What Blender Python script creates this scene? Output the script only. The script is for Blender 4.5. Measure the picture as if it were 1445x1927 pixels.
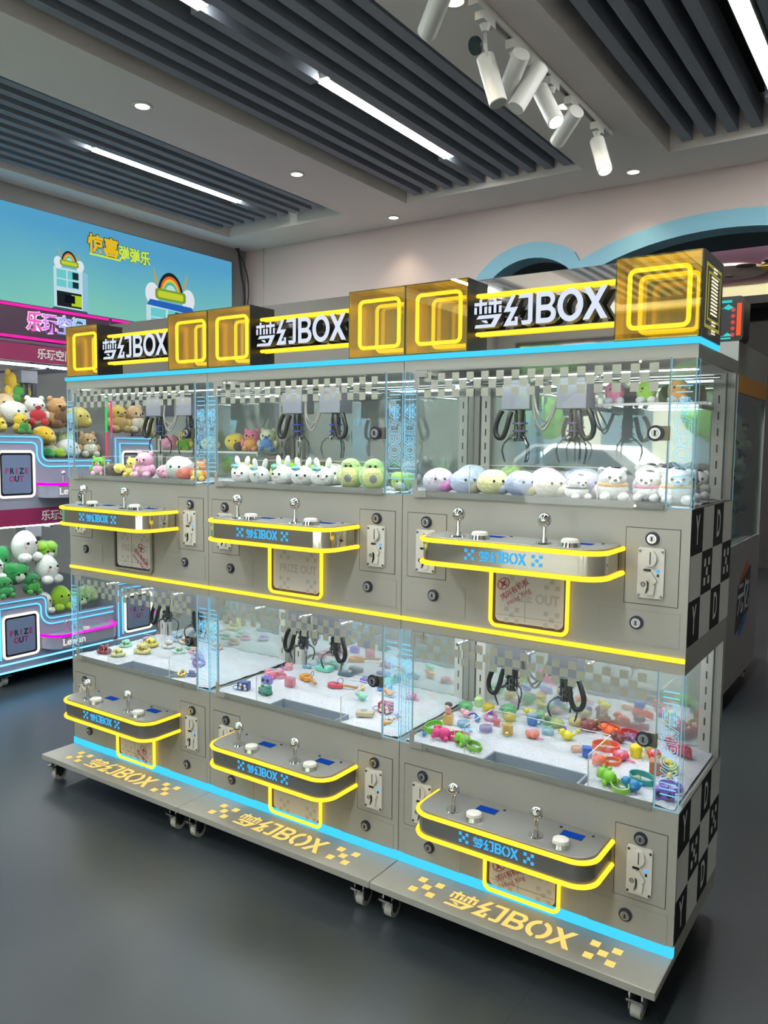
import bpy, bmesh, math, random
from mathutils import Matrix, Vector, noise

random.seed(7)
for o_ in list(bpy.data.objects):
    bpy.data.objects.remove(o_)
SC = bpy.context.scene
COL = SC.collection
PI = math.pi

# ------------------------------------------------------------------ camera
cam_data = bpy.data.cameras.new('camera')
cam = bpy.data.objects.new('camera', cam_data)
COL.objects.link(cam)
F_PX = 1494.73
cam_data.sensor_fit = 'HORIZONTAL'
cam_data.sensor_width = 36.0
cam_data.lens = 36.0 * F_PX / 1445.0
cam_data.clip_start = 0.05
YAW, PITCH, ROLL = 0.599923, -0.0837557, 0.0106140
_cy, _sy, _cp, _sp = math.cos(YAW), math.sin(YAW), math.cos(PITCH), math.sin(PITCH)
_fw = Vector((-_sy * _cp, _cy * _cp, _sp))
_rt = Vector((_cy, _sy, 0))
_up = _rt.cross(_fw)
_r2 = _rt * math.cos(ROLL) + _up * math.sin(ROLL)
_u2 = -_rt * math.sin(ROLL) + _up * math.cos(ROLL)
m3 = Matrix((_r2, _u2, -_fw)).transposed()
cam.matrix_world = Matrix.Translation((2.84544, -1.91482, 1.34027)) @ m3.to_4x4()
SC.camera = cam

# ------------------------------------------------------------------ world, exposure
SC.view_settings.view_transform = 'Standard'
SC.view_settings.look = 'None'
SC.view_settings.exposure = 0.0
SC.view_settings.gamma = 1.0
SC.view_settings.use_curve_mapping = False
WORLD_STRENGTH = 3.4
world = bpy.data.worlds.new('daylight')
SC.world = world
world.use_nodes = True
_bg = world.node_tree.nodes['Background']
_bg.inputs['Color'].default_value = (0.80, 0.90, 1.0, 1)
_bg.inputs['Strength'].default_value = WORLD_STRENGTH
sun_data = bpy.data.lights.new('sun', 'SUN')
sun_data.energy = 34.0; sun_data.angle = 0.02; sun_data.color = (1.0, 0.96, 0.88)
sun = bpy.data.objects.new('sun', sun_data); COL.objects.link(sun)
sun.rotation_euler = (math.radians(-17), 0, math.radians(12))      # shines from behind the building onto the street
cy = SC.cycles
cy.max_bounces = 9
cy.diffuse_bounces = 3
cy.glossy_bounces = 6
cy.transmission_bounces = 6
cy.transparent_max_bounces = 24
cy.caustics_reflective = False
cy.caustics_refractive = False
cy.sample_clamp_indirect = 4.0
cy.use_denoising = True

# light levels
LAMP = 138.0        # linear ceiling lamps
CASE = 3.7        # tubes inside the claw machine cases
SPOT = 18.0        # downlight power (W)

# ------------------------------------------------------------------ materials
def lin(h):
    if not isinstance(h, str):
        return tuple(h) + (1,) if len(h) == 3 else tuple(h)
    h = h.lstrip('#')
    c = [int(h[i:i + 2], 16) / 255 for i in (0, 2, 4)]
    return tuple(x / 12.92 if x <= 0.04045 else ((x + 0.055) / 1.055) ** 2.4 for x in c) + (1,)

MATS = {}
def new_mat(name):
    m = bpy.data.materials.new(name)
    m.use_nodes = True
    nt = m.node_tree
    for n in list(nt.nodes):
        nt.nodes.remove(n)
    out = nt.nodes.new('ShaderNodeOutputMaterial')
    return m, nt, out

def pbr(name, col, rough=0.5, metal=0.0, noise_amt=0.0, noise_scale=30.0, bump=0.0, sheen=0.0, spec=0.5, coat=0.0):
    if name in MATS:
        return MATS[name]
    m, nt, out = new_mat(name)
    b = nt.nodes.new('ShaderNodeBsdfPrincipled')
    c = lin(col)
    b.inputs['Base Color'].default_value = c
    b.inputs['Roughness'].default_value = rough
    b.inputs['Metallic'].default_value = metal
    b.inputs['Specular IOR Level'].default_value = spec
    b.inputs['Sheen Weight'].default_value = sheen
    b.inputs['Coat Weight'].default_value = coat
    if noise_amt or bump:
        tc = nt.nodes.new('ShaderNodeTexCoord')
        nz = nt.nodes.new('ShaderNodeTexNoise')
        nz.inputs['Scale'].default_value = noise_scale
        nz.inputs['Detail'].default_value = 4
        nt.links.new(tc.outputs['Object'], nz.inputs['Vector'])
        if noise_amt:
            mx = nt.nodes.new('ShaderNodeMix'); mx.data_type = 'RGBA'
            mx.inputs[6].default_value = tuple(max(0, x * (1 - noise_amt)) for x in c[:3]) + (1,)
            mx.inputs[7].default_value = tuple(min(1, x * (1 + noise_amt)) for x in c[:3]) + (1,)
            nt.links.new(nz.outputs['Fac'], mx.inputs[0])
            nt.links.new(mx.outputs[2], b.inputs['Base Color'])
        if bump:
            bp = nt.nodes.new('ShaderNodeBump')
            bp.inputs['Strength'].default_value = bump
            bp.inputs['Distance'].default_value = 0.01
            nt.links.new(nz.outputs['Fac'], bp.inputs['Height'])
            nt.links.new(bp.outputs[0], b.inputs['Normal'])
    nt.links.new(b.outputs[0], out.inputs[0])
    MATS[name] = m
    return m

def emit(name, col, strength):
    if name in MATS:
        return MATS[name]
    m, nt, out = new_mat(name)
    e = nt.nodes.new('ShaderNodeEmission')
    e.inputs[0].default_value = lin(col)
    e.inputs[1].default_value = strength
    nt.links.new(e.outputs[0], out.inputs[0])
    MATS[name] = m
    return m

def clear(name, tint=(1, 1, 1), refl=1.0, gloss_col=(1, 1, 1), fixed=None, rough=0.0, body=0.0, body_col=(1, 1, 1)):
    """thin clear sheet: straight-through transmission mixed with mirror reflection (Fresnel, or a fixed share)"""
    if name in MATS:
        return MATS[name]
    m, nt, out = new_mat(name)
    t = nt.nodes.new('ShaderNodeBsdfTransparent'); t.inputs[0].default_value = lin(tint)
    g = nt.nodes.new('ShaderNodeBsdfGlossy'); g.inputs[0].default_value = lin(gloss_col)
    g.inputs['Roughness'].default_value = rough
    base = t
    if body:
        d = nt.nodes.new('ShaderNodeBsdfDiffuse'); d.inputs[0].default_value = lin(body_col)
        m1 = nt.nodes.new('ShaderNodeMixShader'); m1.inputs[0].default_value = body
        nt.links.new(t.outputs[0], m1.inputs[1]); nt.links.new(d.outputs[0], m1.inputs[2])
        base = m1
    mix = nt.nodes.new('ShaderNodeMixShader')
    nt.links.new(base.outputs[0], mix.inputs[1]); nt.links.new(g.outputs[0], mix.inputs[2])
    if fixed is None:
        # Schlick reflectance, the same from both sides of the sheet
        lw = nt.nodes.new('ShaderNodeLayerWeight'); lw.inputs[0].default_value = 0.5
        pw = nt.nodes.new('ShaderNodeMath'); pw.operation = 'POWER'; pw.inputs[1].default_value = 5.0
        mm = nt.nodes.new('ShaderNodeMath'); mm.operation = 'MULTIPLY_ADD'
        mm.inputs[1].default_value = 0.90 * refl; mm.inputs[2].default_value = 0.035 * refl
        mm.use_clamp = True
        nt.links.new(lw.outputs['Facing'], pw.inputs[0]); nt.links.new(pw.outputs[0], mm.inputs[0])
        nt.links.new(mm.outputs[0], mix.inputs[0])
    else:
        mix.inputs[0].default_value = fixed
    nt.links.new(mix.outputs[0], out.inputs[0])
    MATS[name] = m
    return m

M_CAB = pbr('cabinet_paint', 'A5A39B', 0.30, 0.0, spec=0.7)
M_CABTOP = pbr('console_paint', '9C9C99', 0.28, 0.35)
M_GAP = pbr('dark_gap', '2A2B2C', 0.6)
M_BLACK = pbr('black_plastic', '101114', 0.35)
M_RUBBER = pbr('caster_rubber', 'B8B6AE', 0.5)
M_CHROME = pbr('chrome', 'E8E8E8', 0.06, 1.0)
M_STEEL = pbr('dark_chrome', '6E7176', 0.25, 1.0)
M_CONSMIR = pbr('console_mirror', 'C9C4B6', 0.07, 1.0)
M_CONSDARK = pbr('console_dark_face', '77787A', 0.25, 0.35)
M_WPLAST = pbr('white_plastic', 'DAD7D0', 0.4)
M_GPLAST = pbr('grey_plastic', '7E818A', 0.45)
M_BRACKET = pbr('bracket_grey', '9C9C98', 0.45)
M_LOCKBODY = pbr('lock_plate', '6E6A5C', 0.35, 0.6)
M_SCREENBLUE = emit('score_screen', '1A4FB8', 0.75)
M_LEDBLUE = emit('coin_led', '2E8CFF', 2.0)
M_NEON = emit('neon_yellow', (1.0, 0.66, 0.035), 1.6)
M_NEONCUBE = emit('neon_amber', (1.0, 0.70, 0.02), 2.3)
M_CYAN = emit('strip_cyan', (0.06, 0.62, 1.0), 1.15)
M_EDGE = emit('edge_cyan', (0.30, 0.72, 0.92), 0.68)
M_ETCH = emit('etched_cyan', (0.22, 0.66, 0.98), 1.25)
M_DOOREDGE = emit('door_edge', (0.50, 0.72, 0.74), 0.38)
M_LOGOBLUE = emit('logo_blue', (0.07, 0.50, 0.95), 1.0)
M_LOGOYEL = emit('plate_logo', (1.0, 0.70, 0.19), 1.1)
M_LETTER = emit('sign_letter', (0.78, 0.86, 1.0), 0.95)
M_TUBE = emit('case_panel', (0.93, 0.97, 1.0), CASE)
M_TUBE2 = emit('case_panel_upper', (0.93, 0.97, 1.0), CASE * 4.0)
M_LAMP = emit('lamp_diffuser', (0.95, 1.0, 0.97), LAMP)
M_DOWN = emit('downlight_glow', (1.0, 0.86, 0.55), 5.0)
M_HEAD = emit('track_glow', (1.0, 0.97, 0.90), 5.0)
M_MAG = emit('neon_magenta', (1.0, 0.0, 0.62), 1.8)
M_PINK = emit('neon_pink', (1.0, 0.02, 0.42), 1.1)
M_BLUEN = emit('neon_blue', (0.10, 0.52, 1.0), 1.9)
M_WHITEN = emit('neon_white', (1.0, 0.93, 0.82), 1.3)
M_GREENN = emit('neon_green', (0.03, 0.75, 0.20), 1.1)
M_REDN = emit('neon_red', (1.0, 0.09, 0.12), 1.0)
M_GLASS = clear('clear_glass', (0.975, 0.992, 0.988), 0.7)
M_ACRYL = clear('clear_acrylic', (0.965, 0.99, 0.995), 0.7, body=.02, body_col=(.8,.9,.95))
M_CHECK = pbr('checker_print', 'A9AB9E', 0.6)
M_MIRBACK = pbr('back_mirror', (0.76, 0.82, 0.80), 0.02, 0.70)
M_SIGNMIR = pbr('sign_mirror', (0.80, 0.78, 0.76), 0.03, 1.0)
M_GOLDHALF = clear('gold_half_mirror', (0.96, 0.87, 0.44), fixed=0.36, gloss_col=(0.98, 0.84, 0.40), body=.05, body_col=(.80, .66, .14))
M_GOLDMIR = pbr('gold_mirror', (0.84, 0.74, 0.36), 0.03, 1.0)
M_DECALK = pbr('decal_dark', '0B0D10', 0.6, spec=.25)
M_DECALW = pbr('decal_white', 'F7F7F4', 0.4)
M_FLUFF = pbr('white_fluff', 'E9E9F2', 0.95, noise_amt=0.10, noise_scale=130, bump=1.0, sheen=0.4)
M_CHUTE = pbr('chute_grey', '98A2B0', 0.6)
M_FLAP = pbr('prize_flap', 'DDD8D5', 0.15, 0.0, spec=0.6)
M_FLAPINK = pbr('flap_ink', 'C2BBB7', 0.4)
M_REDINK = pbr('stamp_red', 'A83246', 0.5)
M_LINE = pbr('flap_line', '7B6A66', 0.6)
M_LETSIDE = pbr('letter_side', '0A0B0D', 0.4)

# ------------------------------------------------------------------ mesh helpers
def box(bm, x0, x1, y0, y1, z0, z1, mi=0):
    vs = [bm.verts.new((x, y, z)) for z in (z0, z1) for y in (y0, y1) for x in (x0, x1)]
    for q in ((0, 2, 3, 1), (4, 5, 7, 6), (0, 1, 5, 4), (2, 6, 7, 3), (0, 4, 6, 2), (1, 3, 7, 5)):
        f = bm.faces.new([vs[i] for i in q]); f.material_index = mi

def _frame(d):
    d = d.normalized()
    a = Vector((0, 0, 1)) if abs(d.z) < 0.9 else Vector((1, 0, 0))
    u = d.cross(a).normalized()
    return u, d.cross(u).normalized()

def cyl(bm, p0, p1, r0, r1=None, n=16, mi=0):
    p0, p1 = Vector(p0), Vector(p1)
    r1 = r0 if r1 is None else r1
    u, v = _frame(p1 - p0)
    A = [bm.verts.new(p0 + (u * math.cos(t) + v * math.sin(t)) * r0) for t in [2 * PI * i / n for i in range(n)]]
    B = [bm.verts.new(p1 + (u * math.cos(t) + v * math.sin(t)) * r1) for t in [2 * PI * i / n for i in range(n)]]
    fs = [bm.faces.new([A[i], A[(i + 1) % n], B[(i + 1) % n], B[i]]) for i in range(n)]
    fs += [bm.faces.new(A[::-1]), bm.faces.new(B)]
    for f in fs:
        f.material_index = mi

def tube(bm, pts, r, n=8, closed=False, mi=0):
    pts = [Vector(p) for p in pts]
    N = len(pts)
    rings = []
    prev = None
    for i, p in enumerate(pts):
        if closed:
            d = pts[(i + 1) % N] - pts[i - 1]
        else:
            d = pts[min(i + 1, N - 1)] - pts[max(i - 1, 0)]
        d.normalize()
        if prev is None:
            u, v = _frame(d)
        else:
            u = prev - d * prev.dot(d)
            u.normalize(); v = d.cross(u)
        prev = u
        rings.append([bm.verts.new(p + (u * math.cos(2 * PI * k / n) + v * math.sin(2 * PI * k / n)) * r) for k in range(n)])
    for i in range(N if closed else N - 1):
        A, B = rings[i], rings[(i + 1) % N]
        for k in range(n):
            f = bm.faces.new([A[k], A[(k + 1) % n], B[(k + 1) % n], B[k]]); f.material_index = mi
    if not closed:
        f = bm.faces.new(rings[0][::-1]); f.material_index = mi
        f = bm.faces.new(rings[-1]); f.material_index = mi

def sph(bm, c, r, nu=14, nv=9, mi=0, rot=None):
    if isinstance(r, (int, float)):
        r = (r, r, r)
    M = Matrix.Translation(c) @ (rot or Matrix()) @ Matrix.Diagonal((r[0], r[1], r[2], 1))
    ret = bmesh.ops.create_uvsphere(bm, u_segments=nu, v_segments=nv, radius=1.0, matrix=M)
    for v in ret['verts']:
        for f in v.link_faces:
            f.material_index = mi

def torus(bm, c, R, r, M=None, n=24, k=8, mi=0, sz=1.0):
    M = M or Matrix()
    c = Vector(c)
    rings = []
    for i in range(n):
        a = 2 * PI * i / n
        ring = []
        for j in range(k):
            b = 2 * PI * j / k
            p = Vector(((R + r * math.cos(b)) * math.cos(a), (R + r * math.cos(b)) * math.sin(a), r * sz * math.sin(b)))
            ring.append(bm.verts.new(c + M.to_3x3() @ p))
        rings.append(ring)
    for i in range(n):
        A, B = rings[i], rings[(i + 1) % n]
        for j in range(k):
            f = bm.faces.new([A[j], A[(j + 1) % k], B[(j + 1) % k], B[j]]); f.material_index = mi

def prism(bm, poly, h0, h1, fn=None, mi=0, mi_side=None):
    """poly: 2-D outline; fn maps (a, b, h) to xyz (default XY with height Z)"""
    fn = fn or (lambda a, b, h: (a, b, h))
    A = [bm.verts.new(fn(a, b, h0)) for a, b in poly]
    B = [bm.verts.new(fn(a, b, h1)) for a, b in poly]
    n = len(poly)
    f = bm.faces.new(A[::-1]); f.material_index = mi
    f = bm.faces.new(B); f.material_index = mi
    for i in range(n):
        f = bm.faces.new([A[i], A[(i + 1) % n], B[(i + 1) % n], B[i]])
        f.material_index = mi if mi_side is None else mi_side

def rrect(x0, x1, y0, y1, r, n=5):
    pts = []
    for cx, cy_, a0 in ((x1 - r, y1 - r, 0), (x0 + r, y1 - r, 90), (x0 + r, y0 + r, 180), (x1 - r, y0 + r, 270)):
        for i in range(n + 1):
            a = math.radians(a0 + 90 * i / n)
            pts.append((cx + r * math.cos(a), cy_ + r * math.sin(a)))
    return pts

FRONT = lambda a, b, h: (a, -h, b)          # outline in x-z, height towards -y
SIDEX = lambda a, b, h: (h, a, b)           # outline in y-z, height towards +x

def finish(name, bm, mats, smooth=False, bevel=0.0, sub=0):
    bmesh.ops.recalc_face_normals(bm, faces=bm.faces[:])
    if bevel:
        es = [e for e in bm.edges if len(e.link_faces) == 2 and e.calc_face_angle(0) > 0.6]
        bmesh.ops.bevel(bm, geom=es, offset=bevel, segments=2, affect='EDGES', profile=0.5)
    me = bpy.data.meshes.new(name)
    bm.to_mesh(me); bm.free()
    for m in (mats if isinstance(mats, (list, tuple)) else [mats]):
        me.materials.append(m)
    if smooth:
        me.polygons.foreach_set('use_smooth', [True] * len(me.polygons))
        me.set_sharp_from_angle(angle=math.radians(40))
    return me

CACHE = {}
def mesh(key, build, mats, smooth=False, bevel=0.0):
    """build(bm) once per key; later calls share the mesh data"""
    if key not in CACHE:
        bm = bmesh.new(); build(bm)
        CACHE[key] = finish(key, bm, mats, smooth, bevel)
    return CACHE[key]

def link(name, me, parent=None, loc=(0, 0, 0), M=None):
    o = bpy.data.objects.new(name, me)
    COL.objects.link(o)
    if M is not None:
        o.matrix_local = M
    else:
        o.location = loc
    if parent is not None:
        o.parent = parent
    return o

def obj(name, build, mats, parent=None, smooth=False, bevel=0.0, loc=(0, 0, 0)):
    bm = bmesh.new(); build(bm)
    return link(name, finish(name, bm, mats, smooth, bevel), parent, loc)

def tag(o, label=None, cat=None, group=None, kind=None):
    if label: o['label'] = label
    if cat: o['category'] = cat
    if group: o['group'] = group
    if kind: o['kind'] = kind
    return o

def empty(name, loc=(0, 0, 0), rotz=0.0):
    o = bpy.data.objects.new(name, None)
    o.empty_display_size = 0.05
    COL.objects.link(o)
    o.location = loc; o.rotation_euler = (0, 0, rotz)
    return o

def struct(name, build, mats, **k):
    return tag(obj(name, build, mats, **k), kind='structure')

# ------------------------------------------------------------------ lettering
def curve_mesh(key, splines, extrude, mats, outline=0.0):
    if key in CACHE:
        return CACHE[key]
    cu = bpy.data.curves.new(key, 'CURVE')
    cu.dimensions = '3D' if outline else '2D'
    if not outline:
        cu.fill_mode = 'BOTH'; cu.extrude = extrude
    else:
        cu.bevel_depth = outline; cu.bevel_resolution = 1
    for pts in splines:
        s = cu.splines.new('POLY')
        s.points.add(len(pts) - 1)
        for p, q in zip(s.points, pts):
            p.co = (q[0], q[1], 0, 1)
        s.use_cyclic_u = True
    tmp = bpy.data.objects.new(key, cu); COL.objects.link(tmp)
    dg = bpy.context.evaluated_depsgraph_get()
    me = bpy.data.meshes.new_from_object(tmp.evaluated_get(dg))
    bpy.data.objects.remove(tmp); bpy.data.curves.remove(cu)
    me.name = key
    me.materials.clear()
    mats = mats if isinstance(mats, (list, tuple)) else [mats]
    for m in mats:
        me.materials.append(m)
    if len(mats) > 1:
        for p in me.polygons:
            p.material_index = 0 if p.normal.z > 0.9 else 1
    CACHE[key] = me
    return me

def text_mesh(key, body, size, mats, bold=0.0, extrude=0.0005, align='CENTER', shear=0.0, spacing=1.0):
    if key in CACHE:
        return CACHE[key]
    cu = bpy.data.curves.new(key, 'FONT')
    cu.body = body; cu.size = size; cu.offset = bold * size; cu.extrude = extrude
    cu.align_x = align; cu.align_y = 'CENTER'; cu.shear = shear; cu.space_character = spacing
    cu.resolution_u = 3
    tmp = bpy.data.objects.new(key, cu); COL.objects.link(tmp)
    dg = bpy.context.evaluated_depsgraph_get()
    me = bpy.data.meshes.new_from_object(tmp.evaluated_get(dg))
    bpy.data.objects.remove(tmp); bpy.data.curves.remove(cu)
    me.name = key
    me.materials.clear()
    mats = mats if isinstance(mats, (list, tuple)) else [mats]
    for m in mats:
        me.materials.append(m)
    if len(mats) > 1:
        for p in me.polygons:
            p.material_index = 0 if p.normal.z > 0.9 else 1
    CACHE[key] = me
    return me

def place(X, Y, Z, o, s=1.0, sx=1.0):
    """matrix with local axes X, Y, Z at o"""
    M = Matrix((Vector(X) * s * sx, Vector(Y) * s, Vector(Z) * s)).transposed().to_4x4()
    M.translation = Vector(o)
    return M
def on_front(o, s=1.0, sx=1.0): return place((1, 0, 0), (0, 0, 1), (0, -1, 0), o, s, sx)
def on_right(o, s=1.0, sx=1.0): return place((0, 1, 0), (0, 0, 1), (1, 0, 0), o, s, sx)
def on_top(o, s=1.0, sx=1.0): return place((1, 0, 0), (0, 1, 0), (0, 0, 1), o, s, sx)

def arc(cx, cy_, rx, ry, a0, a1, n=10):
    return [(cx + rx * math.cos(math.radians(a0 + (a1 - a0) * i / n)), cy_ + ry * math.sin(math.radians(a0 + (a1 - a0) * i / n))) for i in range(n + 1)]

def logo_splines(stencil=False):
    """the sign's wordmark, one unit tall, x from 0 to 4.5"""
    S = []
    for dx in (0.0, 0.54):                                   # the two tree shapes on top of the first sign
        S.append([(dx + .00, .74), (dx + .19, .74), (dx + .19, .47), (dx + .29, .47), (dx + .29, .74), (dx + .48, .74), (dx + .48, .85), (dx + .29, .85), (dx + .29, .96), (dx + .19, .96), (dx + .19, .85), (dx + .00, .85)])
        S.append([(dx + .00, .70), (dx + .10, .70), (dx + .10, .47), (dx + .00, .47)])
        S.append([(dx + .38, .70), (dx + .48, .70), (dx + .48, .47), (dx + .38, .47)])
    S.append([(.18, .42), (1.04, .42), (.78, 0), (.02, 0), (.06, .11), (.64, .11), (.76, .30), (.08, .30)])
    S.append([(.26, .25), (.46, .25), (.54, .15), (.42, .15)])
    S.append([(x + 1.12, y) for x, y in ((.26, 1), (.42, 1), (.21, .60), (.50, .60), (.25, .15), (.40, .15), (.38, .28), (.50, .28), (.50, 0), (-.02, 0), (.25, .46), (-.02, .46))])
    S.append([(x + 1.12, y) for x, y in ((.56, 1), (1.02, 1), (1.02, .1), (.94, 0), (.66, 0), (.62, .14), (.86, .14), (.86, .86), (.50, .86))])
    bx = 2.26                                                # B
    S.append([(bx, 0), (bx + .42, 0)] + arc(bx + .42, .27, .27, .27, -90, 60, 8) + arc(bx + .40, .75, .25, .25, -50, 90, 8) + [(bx, 1)])
    S.append([(bx + .17, .16), (bx + .40, .16)] + arc(bx + .40, .28, .12, .12, -90, 90, 5) + [(bx + .17, .40)])
    S.append([(bx + .17, .58), (bx + .38, .58)] + arc(bx + .38, .71, .12, .13, -90, 90, 5) + [(bx + .17, .84)])
    ox = 3.42                                                # O
    if stencil:
        for a, b in ((-80, 80), (100, 260)):
            S.append(arc(ox, .5, .43, .52, a, b, 14) + arc(ox, .5, .25, .34, b, a, 14))
    else:
        S.append(arc(ox, .5, .43, .52, 0, 348, 24))
        S.append(arc(ox, .5, .25, .34, 0, 345, 20))
    xx = 3.84                                                # X
    S.append([(xx, 0), (xx + .21, 0), (xx + .40, .33), (xx + .58, 0), (xx + .80, 0), (xx + .50, .51), (xx + .78, 1), (xx + .57, 1), (xx + .40, .69), (xx + .22, 1), (xx + .01, 1), (xx + .29, .51)])
    return [[(x - 2.32, y - .5) for x, y in s] for s in S]

def cross_splines(s=1.0):
    """five small squares in an X"""
    q = .30 * s
    return [[(a - q / 2, b - q / 2), (a + q / 2, b - q / 2), (a + q / 2, b + q / 2), (a - q / 2, b + q / 2)] for a, b in
            ((0, 0), (-.36 * s, .36 * s), (.36 * s, .36 * s), (-.36 * s, -.36 * s), (.36 * s, -.36 * s))]

def shifted(S, dx, k=1.0):
    return [[(x * k + dx, y * k) for x, y in s] for s in S]
def full_mark(stencil=True, d=3.35, k=1.0):
    return logo_splines(stencil) + shifted(cross_splines(), -d, k) + shifted(cross_splines(), d, k)

# ------------------------------------------------------------------ the room
ZC = 3.0
M_FLOOR, _nt, _out = new_mat('floor_epoxy')
def _floor():
    nt = _nt
    b = nt.nodes.new('ShaderNodeBsdfPrincipled')
    tc = nt.nodes.new('ShaderNodeTexCoord')
    n1 = nt.nodes.new('ShaderNodeTexNoise'); n1.inputs['Scale'].default_value = 1.3; n1.inputs['Detail'].default_value = 3
    n2 = nt.nodes.new('ShaderNodeTexNoise'); n2.inputs['Scale'].default_value = 9; n2.inputs['Detail'].default_value = 6
    ad = nt.nodes.new('ShaderNodeMath'); ad.operation = 'MULTIPLY_ADD'; ad.inputs[1].default_value = 0.0
    cr = nt.nodes.new('ShaderNodeValToRGB')
    cr.color_ramp.elements[0].position = 0.20; cr.color_ramp.elements[0].color = (0.014, 0.021, 0.027, 1)
    cr.color_ramp.elements[1].position = 0.80; cr.color_ramp.elements[1].color = (0.046, 0.054, 0.058, 1)
    # saw-cut joints every 2.4 m
    sp = nt.nodes.new('ShaderNodeSeparateXYZ')
    nt.links.new(tc.outputs['Object'], sp.inputs[0])
    nt.links.new(tc.outputs['Object'], n1.inputs['Vector']); nt.links.new(tc.outputs['Object'], n2.inputs['Vector'])
    nt.links.new(n2.outputs['Fac'], ad.inputs[0]); nt.links.new(n1.outputs['Fac'], ad.inputs[2])
    nt.links.new(ad.outputs[0], cr.inputs[0])
    lines = []
    for k, off in ((0, 1.9), (1, 1.75)):
        md = nt.nodes.new('ShaderNodeMath'); md.operation = 'ADD'; md.inputs[1].default_value = 24 + off
        nt.links.new(sp.outputs[k], md.inputs[0])
        fr = nt.nodes.new('ShaderNodeMath'); fr.operation = 'MODULO'; fr.inputs[1].default_value = 4.0
        nt.links.new(md.outputs[0], fr.inputs[0])
        lt = nt.nodes.new('ShaderNodeMath'); lt.operation = 'LESS_THAN'; lt.inputs[1].default_value = 0.004
        nt.links.new(fr.outputs[0], lt.inputs[0]); lines.append(lt)
    mxx = nt.nodes.new('ShaderNodeMath'); mxx.operation = 'MAXIMUM'
    nt.links.new(lines[0].outputs[0], mxx.inputs[0]); nt.links.new(lines[1].outputs[0], mxx.inputs[1])
    mx = nt.nodes.new('ShaderNodeMix'); mx.data_type = 'RGBA'; mx.inputs[7].default_value = (0.02, 0.023, 0.024, 1)
    nt.links.new(mxx.outputs[0], mx.inputs[0]); nt.links.new(cr.outputs[0], mx.inputs[6])
    nt.links.new(mx.outputs[2], b.inputs['Base Color'])
    rr = nt.nodes.new('ShaderNodeMapRange'); rr.inputs[1].default_value = .3; rr.inputs[2].default_value = .7; rr.inputs[3].default_value = 0.285; rr.inputs[4].default_value = 0.33
    nt.links.new(n1.outputs['Fac'], rr.inputs[0]); nt.links.new(rr.outputs[0], b.inputs['Roughness'])
    b.inputs['Specular IOR Level'].default_value = 0.9
    nt.links.new(b.outputs[0], _out.inputs[0])
_floor()
M_CEIL = pbr('ceiling_paint', 'F2E8E1', 0.85, noise_amt=0.02, noise_scale=3)
M_CEILTOP = pbr('coffer_back', '23262A', 0.9)
M_SLAT = pbr('slat_grey', '7C808A', 0.6, 0.0, spec=0.3)
M_WALLB = pbr('wall_mauve', 'C8B6B2', 0.8, noise_amt=0.015, noise_scale=4)
M_WALLL = pbr('wall_grey', '8A8886', 0.8)
M_WALLX = pbr('wall_plain', 'B9B5B0', 0.85)
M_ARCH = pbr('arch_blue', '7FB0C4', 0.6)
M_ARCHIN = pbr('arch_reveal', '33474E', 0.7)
M_DARKROOM = pbr('dark_room', '2A2C2E', 0.85)
M_PAVE = pbr('pavement', 'E4E2DC', 0.8, noise_amt=0.06, noise_scale=2)
M_FRAME = pbr('frame_metal', '3A3C40', 0.4, 0.5)

XL, XR, YB, YF = -2.15, 6.0, 3.22, -8.0
struct('floor', lambda bm: box(bm, XL - .2, XR + .2, -2.7, 8.2, -.12, 0), M_FLOOR)
struct('floor_bounce_added', lambda bm: box(bm, XL - .2, XR + .2, YF, -2.701, -.12, 0), pbr('bounce_pale', 'E6E3DC', .35, noise_amt=.03, noise_scale=2))  # unseen pale floor added behind the camera to bounce light onto the ceiling
tag(obj('pavement', lambda bm: box(bm, -16, 20, -11.4, YF - .01, -.16, -.04), M_PAVE), kind='structure')
tag(obj('road', lambda bm: box(bm, -16, 20, -25, -11.4, -.2, -.06), pbr('asphalt', '5A5B5C', .85)), kind='structure')

COFFERS = [(-1.92, -.745), (-.22, 1.035), (1.54, 3.75)]
CY0, CY1 = -7.4, 2.80
def _ceil(bm):
    xs = [XL] + [v for c in COFFERS for v in c] + [XR]
    for i in range(0, len(xs), 2):
        box(bm, xs[i], xs[i + 1], CY0, CY1, ZC, ZC + .22)
    box(bm, XL, XR, CY1, YB, ZC, ZC + .22)
    box(bm, XL, XR, YF, CY0, ZC, ZC + .22)
    box(bm, XL, XR, YF, YB, ZC + .24, ZC + .32, 1)
struct('ceiling', _ceil, [M_CEIL, M_CEILTOP])

SLATS = [([-1.635 + .112 * i for i in range(-2, 8)], 2.645), ([-.105 + .118 * i for i in range(0, 10)], 2.765), ([1.648 + .1175 * i for i in range(0, 18)], 2.755)]
LAMPROWS = {0: (-1.245, [(1.06, 2.23), (-1.02, .15), (-4.3, -3.13), (-6.2, -5.03)]), 1: (.418, [(1.10, 2.275), (-.82, .355), (-2.74, -1.56)]), 2: (2.155, [(.98, 2.40), (-.94, .23), (-2.86, -1.69), (-4.78, -3.61), (-6.7, -5.53)])}
for k, (xs, ye) in enumerate(SLATS):
    for x in xs:
        if x > COFFERS[k][1] - .02 or x < COFFERS[k][0] + .03:
            continue
        lx = LAMPROWS[k][0]
        segs = [(CY0 + .1, ye)]
        if abs(x - lx) < .056:                              # the slat is cut where a lamp sits in its line
            ys = sorted(LAMPROWS[k][1]); segs = []; a = CY0 + .1
            for p, q in ys:
                segs.append((a, p - .004)); a = q + .004
            segs.append((a, ye))
        def _sl(bm, x=x, segs=segs):
            for a, b in segs:
                if b - a > .02:
                    box(bm, x - .027, x + .027, a, b, ZC + .03, ZC + .15)
        s = obj('ceiling_slat', _sl, M_SLAT)
        tag(s, kind='structure')
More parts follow.
